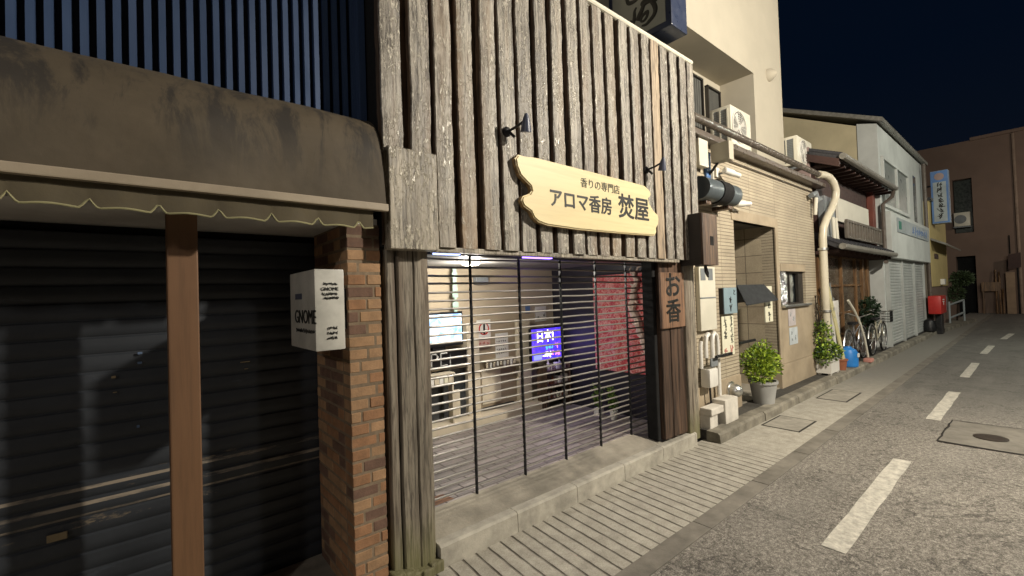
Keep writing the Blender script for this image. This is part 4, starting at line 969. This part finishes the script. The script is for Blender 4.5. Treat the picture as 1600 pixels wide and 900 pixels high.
sheet('pasted_notice', 7.83, 8.14, 1.03, 1.30, 2.588, M('lilac_paper', (.55, .50, .50), bump=0), 'lilac grey paper pasted below the foil window, upper one', 'notice', [(.3, .7, .08), (.7, .4, .08)], m_signgrey, 61)
sheet('pasted_notice', 7.84, 8.20, .73, 1.0, 2.588, M('pale_blue_paper', (.55, .60, .62), bump=0), 'pale bluish paper pasted below the foil window, lower one', 'notice', [(.3, .7, .07), (.7, .4, .07), (.3, .3, .06)], m_signgrey, 62)
# thick cream drain pipe
t = thing('drain_pipe', (9.4, 2.5, .1), 'thick cream drain pipe bending from the roof edge down to the pavement', 'pipe')
MB().tube([(9.05, 2.42, 3.58), (9.30, 2.40, 3.60), (9.50, 2.38, 3.585), (9.66, 2.36, 3.50), (9.74, 2.35, 3.37), (9.72, 2.36, 3.22), (9.60, 2.40, 3.02), (9.46, 2.44, 2.85), (9.37, 2.47, 2.68), (9.34, 2.48, 2.50), (9.33, 2.48, 1.5), (9.33, 2.48, .1)], .062, 16).build('pipe', m_pipe, t, smooth=True)
g = MB()
for z in (2.3, 1.2, .5): g.lathe([(.082, -.02), (.082, .02)], (9.33, 2.48, z), 16)
g.build('clamp', m_steel, t, smooth=True)
t = thing('wall_valves', (9.3, 2.5, 2.8), 'cluster of grey pipe fittings by the bend of the cream drain pipe', 'pipe fittings')
MB().tube([(8.95, 2.52, 3.22), (9.12, 2.50, 3.28), (9.2, 2.5, 3.16), (9.35, 2.5, 3.2)], .045, 10).build('fitting', m_grey, t, smooth=True)
MB().tube([(9.15, 2.5, 3.2), (9.13, 2.52, 2.9)], .03, 8).build('stem', m_cream, t, smooth=True)

# plants & stuff on the pavement
def potted(name, c, pot_prof, potmat, lab, fol, rad, n, size, seed, mats, mis, pot_fn=None, zmin=None):
    t = thing(name, c, lab, 'potted plant')
    if pot_fn: pot_fn(t)
    else: MB().lathe(pot_prof, c, 26).build('pot', potmat, t, smooth=True)
    g = MB()
    for k, (fc, fr, fn) in enumerate(fol):
        leaves(g, fc, fr, fn, size, seed+k, mis, zmin=zmin)
    g.build('foliage', mats, t); return t
pot = [(.125, 0), (.165, .26), (.18, .265), (.18, .30), (.162, .30), (.155, .27)]
potted('potted_bush', (6.42, 2.46, .106), pot, m_potgrey, 'rounded yellow green bush in a pale grey pot by the entrance', [((6.42, 2.49, .66), (.25, .23, .19), 1300), ((6.30, 2.45, .52), (.19, .16, .12), 420), ((6.60, 2.49, .56), (.16, .17, .13), 330), ((6.50, 2.45, .80), (.12, .12, .12), 160)], None, 0, .045, 71, [m_leaf, m_leaf2], (0, 1, 1))
MB().lathe([(.15, 0), (.15, .01)], (6.42, 2.46, .37), 20).build('soil_disc', m_soil, bpy.data.objects['potted_bush'])
def trough(t):
    g = MB(); g.prism([(9.02, 2.36), (9.50, 2.36), (9.50, 2.58), (9.02, 2.58)], 'z', .14, .36); g.rbox(9.00, 9.52, 2.34, 2.60, .34, .375, .006)
    for x in (9.05, 9.43):
        for y in (2.37, 2.52): g.rbox(x, x+.05, y, y+.05, .106, .15, .004)
    g.build('trough', m_white, t)
potted('planter_trough', (9.26, 2.46, .106), None, None, 'leafy greenery spilling over a white footed trough beside the tiled wall', [((9.20, 2.45, .50), (.32, .20, .15), 900), ((9.12, 2.50, .80), (.20, .14, .24), 500), ((8.98, 2.48, .42), (.12, .12, .14), 220)], None, 0, .05, 81, [m_leaf, m_leaf2, m_leafd], (0, 0, 1, 2), trough)
t = thing('wall_climber', (9.1, 2.53, .9), 'thin grey dried climbing plant on the tile corner above the white trough', 'plant')
g = MB(); rnd = random.Random(17)
for i in range(7):
    p = Vector((9.1+rnd.uniform(-.06, .08), 2.53, .8)); pp = [p.copy()]
    for q in range(8): p = p+Vector((rnd.uniform(-.04, .04), rnd.uniform(-.012, .012), .085)); pp.append(p.copy())
    g.tube(pp, .006, 5)
g.build('stems', m_soil, t)
g = MB(); leaves(g, (9.12, 2.53, 1.1), (.11, .05, .35), 120, .035, 92, (0,)); g.build('foliage', M('dry_leaf', (.13, .12, .08), rough=.8, bump=0), t)
o = MB().lathe([(.085, 0), (.11, .17), (.125, .175), (.125, .20), (.108, .20)], (9.78, 2.42, .106), 22).build('terracotta_pot', m_terra, loc=(9.78, 2.42, .106), smooth=True); tag(o, 'small terracotta pot between the white trough and the blue container', 'pot')
t = thing('blue_container', (10.25, 2.40, .106), 'bright blue rounded plastic container with a white label on the pavement', 'container')
MB().lathe([(.13, 0), (.15, .02), (.155, .26), (.12, .33), (.06, .36), (.055, .38), (.02, .385)], (10.25, 2.40, .106), 24).build('body', m_blue, t, smooth=True)
MB().rbox(10.20, 10.30, 2.235, 2.25, .30, .37, .003).build('label', m_paper, t)
t = thing('standing_banner', (9.62, 2.46, .106), 'narrow leaning pale yellow board with faint marks beside the cream pipe', 'sign')
MB().add([(9.50, 2.50, 1.68), (9.64, 2.50, 1.70), (9.88, 2.36, .30), (9.74, 2.36, .28), (9.50, 2.52, 1.68), (9.64, 2.52, 1.70), (9.88, 2.38, .30), (9.74, 2.38, .28)], [(0, 1, 2, 3), (7, 6, 5, 4), (0, 3, 7, 4), (1, 5, 6, 2), (0, 4, 5, 1), (3, 2, 6, 7)]).build('board', M('pale_yellow_board', (.62, .56, .30), .06, rough=.6, bump=0), t)
MB().tube([(9.70, 2.50, 1.70), (9.92, 2.45, .11)], .012, 8).build('prop', m_grey, t)
strokes([(.5, .9, .07), (.5, .7, .07), (.5, .5, .07), (.5, .3, .07)], (9.60, 2.44, .6), .1, .9, m_signgrey, t, seed=66)
casebox('upright_board', 9.92, 10.28, 2.52, 2.56, .106, 1.36, m_white, 'plain off-white upright panel leaning by the house front', 'panel', .004)

# bicycles
def bicycle(x, y, s, lab, col, seed, basket):
    """a bicycle pointing along the street, built round (x, y) on the pavement"""
    t = thing('bicycle', (x, y, .106), lab, 'bicycle', 'bicycles parked by the old house'); r = .32*s; z = .106+r
    for cx in (x-.52*s, x+.52*s):
        w = MB().tube([(cx+r*math.cos(a*math.pi/16), y, z+r*math.sin(a*math.pi/16)) for a in range(32)], .02, 8, closed=True).build('wheel', m_dark, t, smooth=True)
        g = MB().tube([(cx+(r-.025)*math.cos(a*math.pi/16), y, z+(r-.025)*math.sin(a*math.pi/16)) for a in range(32)], .009, 6, closed=True)
        for k in range(14):
            a = k*math.pi/7; g.tube([(cx, y, z), (cx+r*.95*math.cos(a), y, z+r*.95*math.sin(a))], .0025, 4)
        g.lathe([(.02, -.04), (.02, .04)], (cx, y, z), 10, axis='y'); g.build('rim', m_steel, w, smooth=True)
        MB().tube([(cx+(r+.035)*math.cos(R(a)), y, z+(r+.035)*math.sin(R(a))) for a in range(10, 171, 16)], .014, 6).build('mudguard', m_steel, t, smooth=True)
    bb = (x-.05*s, y, z-.04); seat = (x-.18*s, y, z+.42*s); head = (x+.36*s, y, z+.38*s); head2 = (x+.40*s, y, z+.22*s)
    g = MB(); g.tube([bb, seat], .016, 8); g.tube([bb, head2], .018, 8); g.tube([(x-.13*s, y, z+.22*s), head], .014, 8); g.tube([(x-.52*s, y, z), bb], .010, 8); g.tube([(x-.52*s, y, z), (x-.15*s, y, z+.32*s)], .010, 8); g.tube([head, head2, (x+.52*s, y, z)], .015, 8)
    g.build('frame', col, t, smooth=True)
    MB().rbox(x-.30*s, x-.06*s, y-.07, y+.07, seat[2], seat[2]+.06, .025).build('saddle', m_dark, t, smooth=True)
    MB().tube([(x+.22*s, y-.26, z+.60*s), (x+.34*s, y-.20, z+.62*s), (x+.35*s, y, z+.54*s), (x+.34*s, y+.20, z+.62*s), (x+.22*s, y+.26, z+.60*s)], .012, 8).build('handlebar', m_steel, t, smooth=True)
    MB().tube([head, (x+.35*s, y, z+.54*s)], .012, 8).build('stem', m_steel, t)
    if basket:
        g = MB(); bx0, bx1, bz0, bz1 = x+.40*s, x+.68*s, z+.34*s, z+.58*s
        for i in range(8):
            q = bx0+(bx1-bx0)*i/7
            for yy in (y-.16, y+.16): g.tube([(q, yy, bz0), (q, yy, bz1)], .004, 4)
        for zz in [bz0+(bz1-bz0)*i/4 for i in range(5)]: g.tube([(bx0, y-.16, zz), (bx1, y-.16, zz), (bx1, y+.16, zz), (bx0, y+.16, zz)], .005, 4, closed=True)
        g.build('basket', m_dark, t)
    g = MB(); g.lathe([(.07, -.008), (.07, .008)], (bb[0], y-.04, bb[2]), 16, axis='y'); g.tube([(bb[0], y-.06, bb[2]), (bb[0]+.1, y-.07, bb[2]-.13)], .009, 6); g.rbox(bb[0]+.06, bb[0]+.15, y-.15, y-.06, bb[2]-.15, bb[2]-.12, .004); g.build('crank', m_steel, t)
    return t
bicycle(11.15, 2.47, 1.0, 'grey bicycle nearer the white panel, under the amber door', M('silver_bike_paint', (.35, .35, .36), rough=.3, metal=.5), 1, False)
bicycle(12.75, 2.42, 1.0, 'dark bicycle with black basket, nearer the white building', M('cream_bike_paint', (.45, .42, .32), rough=.4), 2, True)
t = thing('bent_pole', (11.0, 2.3, .106), 'curved pale pole leaning over the grey bicycle', 'pole')
MB().tube([(10.15, 2.34, 1.36), (10.45, 2.32, 1.16), (10.75, 2.30, .88), (10.98, 2.29, .56), (11.12, 2.28, .20)], .02, 8).build('pole', m_cream, t, smooth=True)
MB().rbox(11.0, 11.2, 2.20, 2.34, .106, .18, .02).build('foot', m_pink_paint, t)
t = thing('dark_shrub', (13.0, 2.62, .5), 'dark leafy shrub standing behind the dark bicycle', 'shrub')
g = MB(); leaves(g, (12.95, 2.62, 1.05), (.55, .18, .28), 900, .08, 95, (0,)); leaves(g, (12.8, 2.6, .75), (.3, .14, .25), 300, .07, 97, (0,)); g.build('foliage', m_leafd, t)
MB().tube([(13.0, 2.62, .106), (12.95, 2.62, .9)], .025, 8).build('stem', m_soil, t)

# ------------------------------------------------------------ old wooden house
old = thing('old_wooden_house', (11.6, 3.2, 0), 'old two storey wooden house with dark tiled eaves and amber sliding doors', 'house')
g = MB(); g.box(9.45, 13.78, 2.72, 8, 0, 2.62); g.build('lower_wall', m_redwood, old)
g = MB(); g.box(9.6, 13.78, 2.62, 8, 2.4, 3.95); g.build('upper_wall', m_redwood, old)
g = MB(); g.box(9.42, 9.50, 2.66, 7, 2.5, 4.2); g.build('gable_wall', m_pink, old)
def eave(name, x0, x1, y0, z0, y1, z1, ridges=True):
    g = MB(); th = .07
    g.add([(x0, y0, z0), (x1, y0, z0), (x1, y1, z1), (x0, y1, z1), (x0, y0, z0-th), (x1, y0, z0-th), (x1, y1, z1-th), (x0, y1, z1-th)], [(0, 1, 2, 3), (4, 5, 6, 7), (0, 1, 5, 4), (0, 3, 7, 4), (1, 2, 6, 5), (3, 2, 6, 7)])
    x = x0+.05
    while x < x1:
        g.tube([(x, y0-.03, z0+.012), (x, y1, z1+.012)], .045, 8); x += .21
    rf = g.build(name, m_rooftile, old, smooth=True)
    MB().tube([(x0-.05, y0-.06, z0-.03), (x1, y0-.06, z0-.035)], .055, 10).build('gutter', m_tilelit, rf, smooth=True)
    g = MB(); x = x0+.1
    while x < x1: MB().box(x, x+.06, y0+.03, y1, z0-th-.06, z0-th).build('rafter', m_redwood, rf); x += .35
    return rf
eave('upper_roof', 9.42, 13.72, 2.20, 3.92, 4.4, 4.85); eave('lower_roof', 9.45, 13.75, 2.27, 2.36, 2.72, 2.62)
MB().add([(9.38, 2.2, 3.86), (9.38, 4.4, 4.80), (9.38, 4.4, 4.70), (9.38, 2.2, 3.72), (9.44, 2.2, 3.86), (9.44, 4.4, 4.80), (9.44, 4.4, 4.70), (9.44, 2.2, 3.72)], [(0, 1, 2, 3), (4, 5, 6, 7), (0, 1, 5, 4), (3, 2, 6, 7), (0, 3, 7, 4)]).build('barge_board', m_redwood, old)
MB().box(10.70, 13.15, 2.56, 2.60, 2.93, 3.40).build('white_screen', M('lit_white_board', (.68, .65, .55), .03, 3, rough=.8, bump=.05, dirt=.12), old)
g = MB(); g.rbox(10.55, 13.45, 2.38, 2.43, 2.88, 2.93, .006); g.rbox(10.55, 13.45, 2.38, 2.43, 2.56, 2.60, .006)
for i in range(14):
    x = 10.57+i*.215; g.rbox(x, x+.07, 2.385, 2.42, 2.60, 2.88, .004)
g.box(10.55, 13.45, 2.425, 2.435, 2.58, 2.9); g.build('balcony_rail', M('old_grey_railing', (.15, .13, .105), .3, 9, rough=.7), old)
g = MB(); g.rbox(13.3, 13.55, 2.50, 2.62, 2.45, 3.85, .01); g.build('red_post', M('brick_red_post', (.16, .045, .03), .2, rough=.7), old)
g = MB(); g.tube([(13.62, 2.16, 3.86), (13.66, 2.2, 3.70), (13.66, 2.38, 3.55), (13.66, 2.38, 2.30), (13.5, 2.34, 2.15), (13.2, 2.3, 2.15)], .04, 8); g.build('downpipe', m_gut, old, smooth=True)
MB().box(9.6, 10.25, 2.50, 2.60, 2.55, 3.3).build('grey_cabinet', m_grey, old)
for a, b in ((9.75, 9.80), (9.92, 10.0)): MB().tube([(a, 2.42, 2.9), (b, 2.42, 2.39)], .03, 8).build('vent_pipe', m_cream, old, smooth=True)
m_ = MB()
dr = MB().box(9.7, 13.3, 2.70, 2.715, .35, 2.25).build('sliding_doors', m_doorglass, old)
g = MB()
for x in (9.62, 9.98, 11.1, 12.2, 12.75, 13.2): g.rbox(x, x+(.16 if x in (9.62, 12.75, 13.2) else .05), 2.64, 2.70, .106, 2.28, .004)
for z in (.33, 1.05, 1.62, 2.2): g.rbox(9.7, 12.8, 2.66, 2.70, z, z+.045, .004)
g.build('door_frames', m_amber, dr)
MB().box(9.7, 13.7, 2.655, 2.70, .106, .34).build('base_board', m_redwood, old)

# ------------------------------------------------------------ white building
wb = thing('white_building', (17, 3, 0), 'white two storey building with pale roller shutter and long boxed fascia', 'building')
g = MB(); g.prism([(2.45, 0), (2.45, 5.55), (2.84, 5.66), (2.84, 0)], 'x', 13.8, 20.0); g.build('wall', m_white_wall, wb)
g = MB(); g.prism([(2.85, 0), (2.85, 5.62), (5.2, 6.75), (7.5, 5.6), (7.5, 0)], 'x', 13.83, 19.95); g.build('side_wall', m_side_wall, wb)
g = MB(); g.prism([(2.30, 5.52), (2.30, 5.62), (5.2, 6.92), (7.7, 5.7), (7.7, 5.6), (5.2, 6.80)], 'x', 13.6, 20.15); g.build('roof', m_tilelit, wb)
g = MB().rbox(13.76, 19.4, 2.26, 2.46, 2.27, 3.38, .01); fb = g.build('fascia_box', m_white_wall, wb)
g = MB().rbox(14.4, 19.0, 2.235, 2.262, 2.92, 3.28, .006); sg = g.build('sign_panel', m_signgrey, fb)
strokes([(.45+.068*i, .5, .24) for i in range(8)], (14.4, 2.235, 2.92), 4.5, .36, m_bluepaint, sg, seed=31, thick=.24)
MB().rbox(14.5, 14.8, 2.228, 2.236, 3.0, 3.2, .004).build('green_logo', M('green_logo_paint', (.05, .22, .16), bump=0), sg)
def ww(x0, x1, z0, z1, y=2.45):
    w = MB().box(x0, x1, y-.008, y-.002, z0, z1).build('window', M('pale_grey_pane', (.19, .21, .20), .03, 2, rough=.35, bump=0, dirt=.05), wb)
    g = MB()
    for a, b, c, d in ((x0-.06, x1+.06, z1, z1+.08), (x0-.06, x1+.06, z0-.08, z0), (x0-.06, x0, z0, z1), (x1, x1+.06, z0, z1), ((x0+x1)/2-.03, (x0+x1)/2+.03, z0, z1)): g.rbox(a, b, y-.06, y, c, d, .006)
    g.build('frame', m_white_wall, w)
ww(14.1, 17.2, 3.62, 4.72)
g = MB().box(18.3, 18.75, 2.44, 2.448, 3.45, 4.95); g.build('slot_window', m_glass, wb)
vs = []; pr = []
for i in range(28): pr += [(2.43, .12+i*.077), (2.415, .12+i*.077+.02), (2.415, .12+i*.077+.06)]
g = MB(); m = len(pr); vs = [(x, y, z) for x in (14.0, 19.0) for y, z in pr]; g.add(vs, [(i, i+1, m+i+1, m+i) for i in range(m-1)])
sh = g.build('roller_shutter', m_shut_white, wb)
g = MB()
for x in (13.95, 15.6, 17.3, 18.95): MB().rbox(x, x+.07, 2.37, 2.45, .106, 2.27, .006).build('shutter_guide', m_shut_white, sh)
MB().box(19.1, 20.0, 2.40, 2.46, .1, 2.6).build('end_pier', M('dirty_pier', (.28, .24, .18), .2, rough=.9), wb)
g = MB(); g.tube([(19.6, 2.34, 5.5), (19.6, 2.34, 2.6), (19.7, 2.34, .1)], .05, 8); g.build('downpipe', m_gut, wb, smooth=True)

# ------------------------------------------------------------ yellow building and projecting sign
yb = thing('yellow_building', (22, 3, 0), 'narrow yellow plastered house with a small lean-to eave past the white building', 'house')
MB().box(20.1, 24.0, 2.33, 6, 1.50, 4.35).build('wall', m_yellow, yb); MB().box(20.1, 24.0, 2.37, 6, 0, 1.5).build('base_wall', m_brown, yb)
MB().box(20.0, 24.1, 2.25, 6.1, 4.35, 4.45).build('roof', m_rooftile, yb)
g = MB().add([(20.1, 2.33, 3.12), (24.1, 2.33, 3.12), (24.1, 1.95, 2.85), (20.1, 1.95, 2.90), (20.1, 2.33, 3.05), (24.1, 2.33, 3.05), (24.1, 1.95, 2.79), (20.1, 1.95, 2.84)], [(0, 1, 2, 3), (4, 5, 6, 7), (3, 2, 6, 7), (1, 2, 6, 5), (0, 3, 7, 4)]); g.build('eave', m_tilelit, yb)
MB().rbox(20.8, 21.6, 2.31, 2.335, 2.45, 2.62, .004).build('air_brick', m_redwood, yb)
MB().rbox(21.9, 22.3, 2.22, 2.33, 1.55, 1.75, .01).build('meter', m_white, yb)
t = thing('vertical_sign', (20.6, 2.1, 3.6), 'tall blue bordered projecting sign with an oval emblem and dark characters', 'sign')
MB().rbox(20.5, 20.85, 1.87, 2.30, 3.60, 5.36, .01).build('casing', m_signgrey, t)
g = MB(); g.box(20.49, 20.502, 1.875, 1.925, 3.61, 5.35); g.box(20.49, 20.502, 2.245, 2.295, 3.61, 5.35); g.box(20.49, 20.502, 1.925, 2.245, 4.98, 5.35); g.box(20.49, 20.502, 1.925, 2.245, 3.61, 3.66)
g.box(20.56, 20.60, 1.862, 1.871, 3.62, 5.34); g.build('blue_border', m_bluepaint, t)
MB().box(20.488, 20.503, 1.926, 2.244, 3.661, 4.979).build('face', m_signgrey, t)
g = MB().lathe([(.12, -.004), (.12, 0)], (20.487, 2.085, 5.16), 24, axis='x'); g.build('oval_emblem', m_pink, t)
strokes([(.5, .93-.135*i, .17) for i in range(7)], (20.487, 2.20, 3.70), .23, 1.25, m_ink, t, '-x', seed=77, thick=.22)
MB().tube([(20.65, 2.28, 4.9), (20.65, 2.45, 4.9)], .03, 8).build('bracket', m_dark, t)
t = thing('red_letterbox', (19.4, 2.12, .1), 'red box with a small white mark on a dark post by the kerb', 'letterbox')
MB().rbox(18.75, 19.9, 2.0, 2.30, .66, 1.22, .03).build('box', m_red, t, smooth=True)
MB().rbox(19.9, 20.3, 2.02, 2.28, .70, 1.18, .02).build('grey_side', m_grey, t, smooth=True)
MB().rbox(19.35, 19.75, 2.06, 2.22, .0, .66, .02).build('post', m_dark, t)
g = MB(); g.box(19.1, 19.45, 1.994, 2.001, 1.08, 1.11); g.box(19.1, 19.45, 1.994, 2.001, 1.02, 1.045); g.box(19.255, 19.30, 1.9945, 2.0015, .93, 1.03); g.build('mark', m_paper, t)
t = thing('black_bag', (18.9, 2.2, .1), 'small dark bag slumped beside the red box', 'bag')
MB().lathe([(.10, 0), (.16, .05), (.17, .2), (.12, .36), (.04, .42)], (18.75, 2.28, .106), 16).build('body', m_dark, t, smooth=True)
# shrub and low rails past it
t = thing('garden_shrub', (24.8, 2.2, .1), 'small green tree with a flat crown beyond the yellow house', 'shrub')
g = MB(); leaves(g, (24.6, 2.0, 1.75), (.5, .28, .24), 700, .13, 101, (0,)); leaves(g, (24.6, 2.18, 1.2), (.4, .22, .35), 450, .12, 103, (0,)); g.build('foliage', M('shrub_leaf', (.05, .075, .03), .4, 14, rough=.6, bump=0), t)
MB().tube([(24.7, 2.2, .1), (24.6, 2.1, 1.5)], .03, 8).build('trunk', m_soil, t)
t = thing('low_railing', (24.3, 2.1, .1), 'low pale two bar railing before the dark doorway', 'railing')
for z in (.78, .30): MB().tube([(23.0, 2.24, z), (24.5, 1.98, z+.14)], .035, 8).build('bar', m_signgrey, t, smooth=True)
for a in (0, 1): MB().tube([(23.0+1.5*a, 2.24-.26*a, 0), (23.0+1.5*a, 2.24-.26*a, .9)], .03, 8).build('post', m_signgrey, t, smooth=True)
MB().add([(20.2, 2.1, .0), (26, 1.75, .0), (26, 2.6, .0), (20.2, 2.6, .0), (20.2, 2.1, .11), (26, 1.75, .11), (26, 2.6, .11), (20.2, 2.6, .11)], [(4, 5, 6, 7), (0, 1, 5, 4), (1, 2, 6, 5)]).build('planter_kerb', m_conc2, None)
struct(bpy.data.objects['planter_kerb'])

# ------------------------------------------------------------ brown building at the end
bb = thing('brown_building', (34, 3, 0), 'large plain brown building closing the end of the street, dark doorway and window', 'building')
g = MB(); g.box(32.5, 45, 2.83, 20, -.3, 8.8); g.box(32.5, 45, -6, .3, -.3, 8.8); g.box(32.5, 45, .3, 2.83, 6.9, 8.8); g.box(32.5, 45, .3, 2.12, -.3, 6.9); g.box(32.5, 45, 2.12, 2.83, 2.92, 4.12)
g.box(32.9, 45, 2.12, 2.83, 4.12, 6.9, 1); g.box(33.3, 45, 2.12, 2.83, -.3, 2.92, 1)
g.build('wall', [m_brown, m_black], bb)
MB().box(32.8, 32.86, 2.16, 2.80, 4.16, 6.86).build('window', M('dark_green_glass', (.03, .04, .035), rough=.3, bump=0), bb)
MB().box(33.1, 33.2, 2.12, 2.83, 0, 2.9).build('door', m_black, bb)
MB().box(32.36, 32.5, -5, 2.1, 8.75, 8.9).build('parapet', m_brown, bb)
g = MB(); g.tube([(32.42, .66, 8.7), (32.42, .64, 0)], .06, 8); g.build('downpipe', M('pale_brown_pipe', (.33, .24, .18), rough=.6), bb, smooth=True)
MB().tube([(32.45, .95, 3.8), (32.45, .95, 2.9)], .025, 6).build('cable', m_black, bb)
t = thing('air_conditioner', (32.3, 2.5, 4.5), 'air conditioner unit across the dark window of the brown building', 'air conditioner', 'outdoor air conditioner units')
MB().rbox(32.15, 32.5, 2.22, 2.80, 4.45, 5.15, .02).build('casing', m_cream, t, smooth=True)
MB().lathe([(.22, -.01), (.22, .0)], (32.145, 2.56, 4.80), 24, axis='x').build('fan_opening', m_grey, t)
MB().box(32.1, 32.5, 2.2, 2.82, 4.38, 4.44).build('shelf', m_grey, t)
# stacked timber fencing and poles before it
t = thing('wooden_bench_frame', (32.2, 1.7, 0), 'plain orange brown timber trestle against the brown wall', 'trestle')
MB().rbox(32.1, 32.3, 1.32, 1.95, 1.10, 1.55, .01).build('top_board', m_amber, t)
for y in (1.34, 1.86): MB().rbox(32.12, 32.28, y, y+.06, 0, 1.1, .005).build('leg', m_amber, t)
for i, (y, h, lab) in enumerate(((1.44, 2.15, 'tallest of the thin timber poles by the trestle'), (1.32, 2.05, 'thin timber pole leaning right of the tallest one'), (1.22, 1.2, 'short timber pole nearest the plywood board'))):
    tag(MB().tube([(31.95, y, 0), (32.35, y+.02, h)], .035, 8).build('timber_pole', m_amber, loc=(31.95, y, 0), smooth=True), lab, 'pole', 'timber poles at the brown wall')
tag(MB().rbox(32.05, 32.15, .82, 1.12, 0, 2.0, .01).build('plywood_board', M('tan_plywood', (.33, .23, .15), .15, rough=.8), loc=(32.1, .97, 0)), 'tall tan plywood board standing against the brown wall', 'board')
t = thing('dark_sign_board', (31.9, .8, 2.1), 'dark blank board tilted on a post before the brown wall', 'board')
MB().add([(31.9, 1.02, 2.12), (31.9, .60, 2.22), (31.9, .60, 2.92), (31.9, 1.0, 2.84), (31.96, 1.02, 2.12), (31.96, .60, 2.22), (31.96, .60, 2.92), (31.96, 1.0, 2.84)], [(0, 1, 2, 3), (7, 6, 5, 4), (0, 4, 5, 1), (1, 5, 6, 2), (2, 6, 7, 3), (3, 7, 4, 0)]).build('board', m_redwood, t)
MB().tube([(31.98, .72, 0), (31.98, .72, 2.9)], .03, 8).build('post', m_dark, t)

for o in bpy.data.objects:
    if o.type == 'MESH' and not o.parent and 'label' not in o and 'kind' not in o: print('UNTAGGED', o.name)
